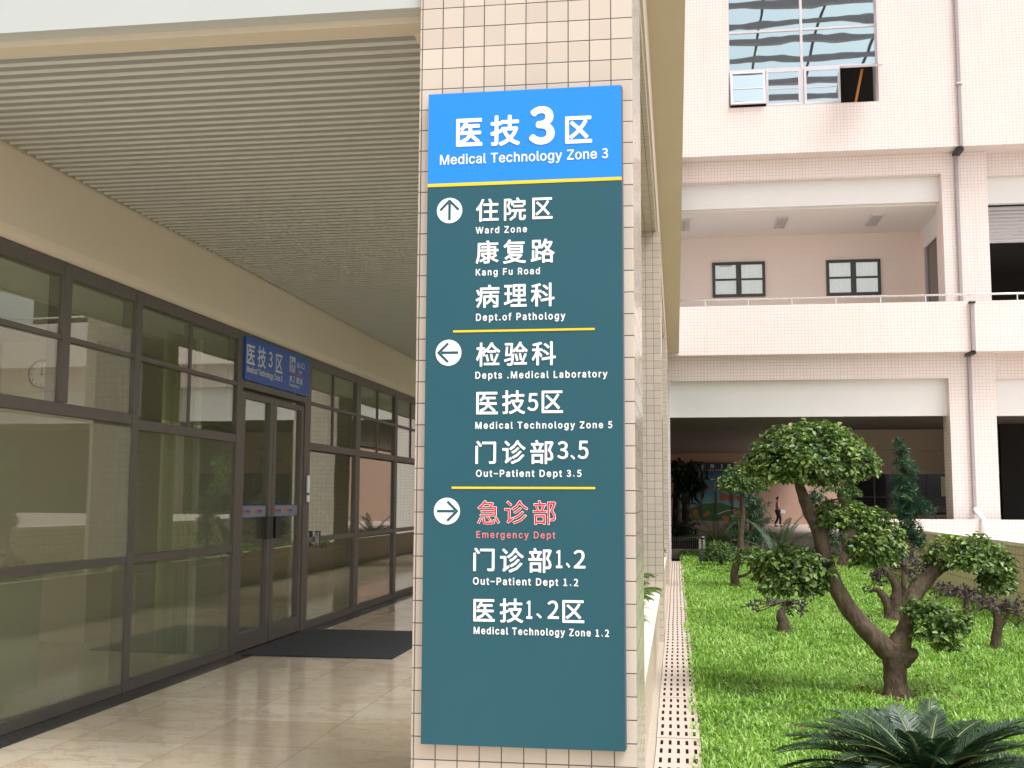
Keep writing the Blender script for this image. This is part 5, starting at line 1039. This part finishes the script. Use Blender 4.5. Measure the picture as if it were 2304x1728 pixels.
b = z8(800, 110, 26.5); cycad('cycad with arching fronds behind the low purple shrub', (b.x, 26.5, GZ), 16, 1.35, .45, fr=40, seed=21, spreads=(.3, 1.25), lw=.018, ll=.17)
# ---- dark trees in the shade under the building
def shade_tree(lab, px, w_, Yc, pads, group):
    b = at(px, 1190, Yc); b.z = GZ; t = thing('shade_tree', lab, 'tree', b, group); tk = MB(); limb(tk, [b, b+Vector((0, 0, .5)), b+Vector((.02, 0, 1.6)), b+Vector((.05, 0, 3.0))], [w_*1.8, w_*1.05, w_, w_*.7], 12); tk.build('trunk', M_barkd, t, smooth=True)
    ps = []
    for px_, py_, rx, rz, n in pads:
        c_ = np.array(at(px_, py_, Yc)); k = 2488/Yc; q = unit(rng.normal(size=(n, 3)))*rng.random((n, 1))**.5; P = c_+q*np.array([rx/k, rx/k, rz/k])
        D = unit(rng.normal(size=(n, 3))*.6+np.array([0, 0, -.9])); ps.append(leaves(P, D, unit(rng.normal(size=(n, 3))), rng.uniform(.30, .48, n), .11, rng.random(n), .15, .25))
    V, F, T = join(ps); quick_mesh('crown', V, F, T, M_dleaf, t)
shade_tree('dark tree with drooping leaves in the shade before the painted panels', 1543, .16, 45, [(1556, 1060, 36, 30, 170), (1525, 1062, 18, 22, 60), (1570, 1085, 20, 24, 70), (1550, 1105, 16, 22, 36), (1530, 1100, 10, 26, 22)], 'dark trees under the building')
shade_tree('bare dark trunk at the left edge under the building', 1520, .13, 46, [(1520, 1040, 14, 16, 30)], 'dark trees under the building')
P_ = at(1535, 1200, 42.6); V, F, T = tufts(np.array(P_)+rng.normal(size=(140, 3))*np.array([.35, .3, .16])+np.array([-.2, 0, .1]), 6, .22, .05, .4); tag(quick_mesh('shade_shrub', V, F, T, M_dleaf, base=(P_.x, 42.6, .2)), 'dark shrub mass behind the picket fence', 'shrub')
# ---- feathery plants in the planters
def feather(lab, base, n, h, lean, seed, spr=.5):
    r_ = np.random.default_rng(seed); base = Vector(base); t = thing('planter_plant', lab, 'plant', base, 'feathery plants in the planters'); rc = MB(); ps = []
    for i in range(n):
        az = r_.uniform(0, 6.28); hv = Vector((math.cos(az)*spr+lean[0], math.sin(az)*spr+lean[1], 0)); P = [base+Vector((r_.normal()*.05, r_.normal()*.06, 0))]; e = 1.35; hh = h*r_.uniform(.7, 1.1); hn = hv.normalized()
        for k in range(12): e -= .13*(.4+hv.length); P.append(P[-1]+(hn*math.cos(e)+Vector((0, 0, 1))*math.sin(e))*(hh*1.25/12))
        rc.tube(P, .004, 5); A = np.array(P); fr = 26; tt = np.linspace(.3, .99, fr)*12; i0 = np.minimum(tt.astype(int), 11); f_ = (tt-i0)[:, None]; C_ = A[i0]*(1-f_)+A[i0+1]*f_; Tn = unit(A[i0+1]-A[i0]); side = unit(np.cross(Tn, np.array([0, 0, 1.]))+1e-6)
        for sgn in (-1, 1): ps.append(leaves(C_, unit(side*sgn*.8+Tn*.7+r_.normal(size=(fr, 3))*.12-np.array([0, 0, .25])), unit(np.cross(side, Tn)), r_.uniform(.09, .15, fr), .017, np.clip(r_.normal(.5, .2, fr), 0, 1), .1, .2))
    rc.build('stems', M_rach, t); V, F, T = join(ps); quick_mesh('leaves', V, F, T, M_leaf2, t)
feather('feathery plant leaning out over the sloped cap beside the sign column', (-.86, 8.5, .33), 16, .66, (.02, 0), 3, .27)
for i, y in enumerate((7.2, 9.9, 11.3, 12.8, 14.2)): feather(('feathery plant %s in the first planter, seen in the glass reflections' % ('nearest the sign column', 'just behind the leaning plant', 'in the middle', 'past the middle', 'beside the second column')[i]), (-.75+.1*math.sin(i*3), y, .33), 13, .52, (0, 0), 10+i)
for i, y in enumerate((17.0, 18.1, 19.2, 20.3, 21.5, 22.7, 24.0)): feather('feathery plant of the second planter, seen mirrored in the glass wall', (-.78+.1*math.sin(i*2), y, .33), 13, .50, (-.1, 0), 30+i)

# ---- grass
trunks = [(b0.x, 11.16, .26)]+[(q.x, q.y, .22) for q in (z8(830, 560, 16.5), z8(1460, 505, 18.2), z8(2055, 660, 15.0))]
GV = []; GF = []; GT = []; go = 0
for y0, y1, dens, ln, wd in ((6.3, 9.5, 3300, .062, .0125), (9.5, 13, 2400, .066, .0145), (13, 19, 1600, .070, .016), (19, 28, 850, .080, .020), (28, 41, 480, .085, .030)):
    n = int(dens*(y1-y0)*5.25); x = rng.uniform(.09, 5.4, n); y = rng.uniform(y0, y1, n)
    keep = (x < y*.345+.3) | (rng.random(n) < .6); edge = x < .17+.06*np.abs(np.sin(y*1.7))*np.abs(np.sin(y*5.1)); keep &= (x > .165) | ((rng.random(n) < .35) & (x > .165-.085*np.abs(np.sin(y*2.3+np.sin(y*.9)*2)))) 
    for tx, ty, tr in trunks: keep &= (np.hypot(x-tx, y-ty) > tr*(.6+.6*rng.random(n)))
    cl = np.sin(x*5.1+np.sin(y*3.3)*1.7)*np.sin(y*4.3+np.sin(x*2.9)*1.5); keep &= rng.random(n) < .72+.3*cl
    x, y, cl = x[keep], y[keep], cl[keep]; n = len(x)
    az = rng.uniform(0, 6.283, n); tilt = np.clip(rng.normal(1.05, .33, n), .1, 1.6); L_ = ln*rng.uniform(.5, 1.35, n)*(1+.18*cl); z = GZ+.012*np.sin(x*2.3+y*.7)*np.sin(y*1.1)-.006
    B = np.stack([x, y, z], 1); h = np.stack([np.cos(az), np.sin(az), np.zeros(n)], 1); sd_ = np.stack([-np.sin(az), np.cos(az), np.zeros(n)], 1); up = np.array([0, 0, 1.])
    m1 = B+h*(np.sin(tilt*.55)*L_*.55)[:, None]+up*(np.cos(tilt*.55)*L_*.55)[:, None]
    tp = m1+h*(np.sin(tilt*1.25)*L_*.55)[:, None]+up*(np.cos(tilt*1.25)*L_*.55)[:, None]
    w_ = (wd*rng.uniform(.6, 1.2, n))[:, None]
    V = np.stack([B-sd_*w_*.3, B+sd_*w_*.3, m1+sd_*w_*.5, m1-sd_*w_*.5, tp+sd_*w_*.08, tp-sd_*w_*.08], 1).reshape(-1, 3); i = np.arange(n)[:, None]*6
    GV.append(V); GF.append(np.concatenate([i+np.array([[0, 1, 2, 3]]), i+np.array([[3, 2, 4, 5]])], 0)+go); go += len(V)
    GT.append(np.repeat(np.clip(rng.normal(.5, .23, n)+.13*cl+.06*np.sin(x*1.3+y*.9), 0, 1), 6))
tag(quick_mesh('grass', np.concatenate(GV), np.concatenate(GF), np.concatenate(GT), M_grass), 'bright green broad bladed lawn grass', 'grass', kind='stuff')

# ================================================================== person far behind under the building
pb = at(1750.5, 1183, 60); pb.z = .2
t = thing('person', 'woman with dark hair in a pink shirt and dark trousers walking with papers in hand', 'person', pb)
H = 1.57/1.7
def skin(nm, V, E, rad, mat, par):
    me = bpy.data.meshes.new(nm); me.from_pydata([tuple(Vector(v)*H) for v in V], E, []); o = bpy.data.objects.new(nm, me); COL.objects.link(o); o.parent = par; ROOT[o.name] = ROOT[t.name]; me.materials.append(mat)
    sk_ = o.modifiers.new('skin', 'SKIN'); sv = me.skin_vertices[0].data
    for i, r_ in enumerate(rad): sv[i].radius = (r_[0]*H, r_[1]*H) if hasattr(r_, '__len__') else (r_*H, r_*H)
    sv[0].use_root = True; sb = o.modifiers.new('sub', 'SUBSURF'); sb.levels = 2; sb.render_levels = 2; return o
M_skin = plain('skin', (.50, .30, .21), .55); M_hair = plain('dark_hair', (.012, .010, .010), .4); M_shirt = plain('pink_shirt', (.55, .26, .28), .8, var=.2, scale=30); M_trou = plain('dark_trousers', (.018, .018, .026), .8); M_shoe = M_black
# walking to the right (+X): pelvis, spine, neck, head, legs mid-stride, arms
BV = [(0, 0, .92), (0, 0, 1.08), (0, 0, 1.28), (.01, 0, 1.40), (.03, 0, 1.47), (.05, 0, 1.58), (.06, 0, 1.66),
      (.02, -.09, .86), (.14, -.09, .50), (.12, -.09, .09), (.22, -.09, .03), (-.02, .09, .86), (.02, .09, .48), (-.16, .09, .12), (-.07, .09, .04),
      (.0, -.17, 1.36), (.02, -.20, 1.10), (.20, -.20, .95), (.27, -.20, .92), (0, .17, 1.36), (-.06, .20, 1.10), (-.02, .20, .86), (.0, .20, .78)]
BE = [(0, 1), (1, 2), (2, 3), (3, 4), (4, 5), (5, 6), (0, 7), (7, 8), (8, 9), (9, 10), (0, 11), (11, 12), (12, 13), (13, 14), (3, 15), (15, 16), (16, 17), (17, 18), (3, 19), (19, 20), (20, 21), (21, 22)]
BR = [(.11, .13), (.09, .11), (.10, .14), (.06, .08), .045, .085, .075, .085, .06, .04, .035, .085, .06, .04, .035, .05, .04, .03, .03, .05, .04, .03, .03]
body = skin('body', BV, BE, BR, M_skin, t)
skin('shirt', [(0, 0, .95), (0, 0, 1.08), (0, 0, 1.28), (.01, 0, 1.39), (0, -.17, 1.35), (.02, -.20, 1.10), (.17, -.20, .98), (0, .17, 1.35), (-.06, .20, 1.10), (-.03, .20, .92)], [(0, 1), (1, 2), (2, 3), (3, 4), (4, 5), (5, 6), (3, 7), (7, 8), (8, 9)], [(.13, .15), (.11, .13), (.12, .155), (.075, .10), .06, .052, .045, .06, .052, .045], M_shirt, t)
skin('trousers', [(0, 0, .93), (.02, -.09, .84), (.14, -.09, .50), (.12, -.09, .12), (-.02, .09, .84), (.02, .09, .48), (-.15, .09, .15)], [(0, 1), (1, 2), (2, 3), (0, 4), (4, 5), (5, 6)], [(.125, .145), .098, .075, .065, .098, .075, .065], M_trou, t)
skin('hair', [(.02, 0, 1.55), (.02, 0, 1.64), (.06, 0, 1.70), (-.04, 0, 1.58), (-.09, 0, 1.52)], [(0, 1), (1, 2), (1, 3), (3, 4)], [.07, .09, .07, .05, .035], M_hair, t)
m_ = MB()
for x, z in ((.20, .03), (-.08, .05)): m_.box(pb.x+(x-.10)*H, pb.x+(x+.08)*H, pb.y-(.13 if x > 0 else -.05)*H, pb.y-(.05 if x > 0 else -.13)*H, pb.z, pb.z+.07*H, bev=.02)
m_.build('shoes', M_shoe, t)
m_ = MB(); m_.obox(pb+Vector((.27, -.24, .90))*H, (.95, 0, -.3), (0, 1, 0), (.3, 0, .95), (-.10, .14), (0, .01), (-.12, .06)); tag(m_.build('papers', M_lett, base=pb+Vector((.27, -.24, .9))*H), 'white papers held in the hand of the walking woman', 'papers')
m_ = MB(); m_.tube([pb+Vector((.135, 0, 1.60))*H, pb+Vector((.16, 0, 1.575))*H], [.012, .016], 8); m_.build('nose', M_skin, t)
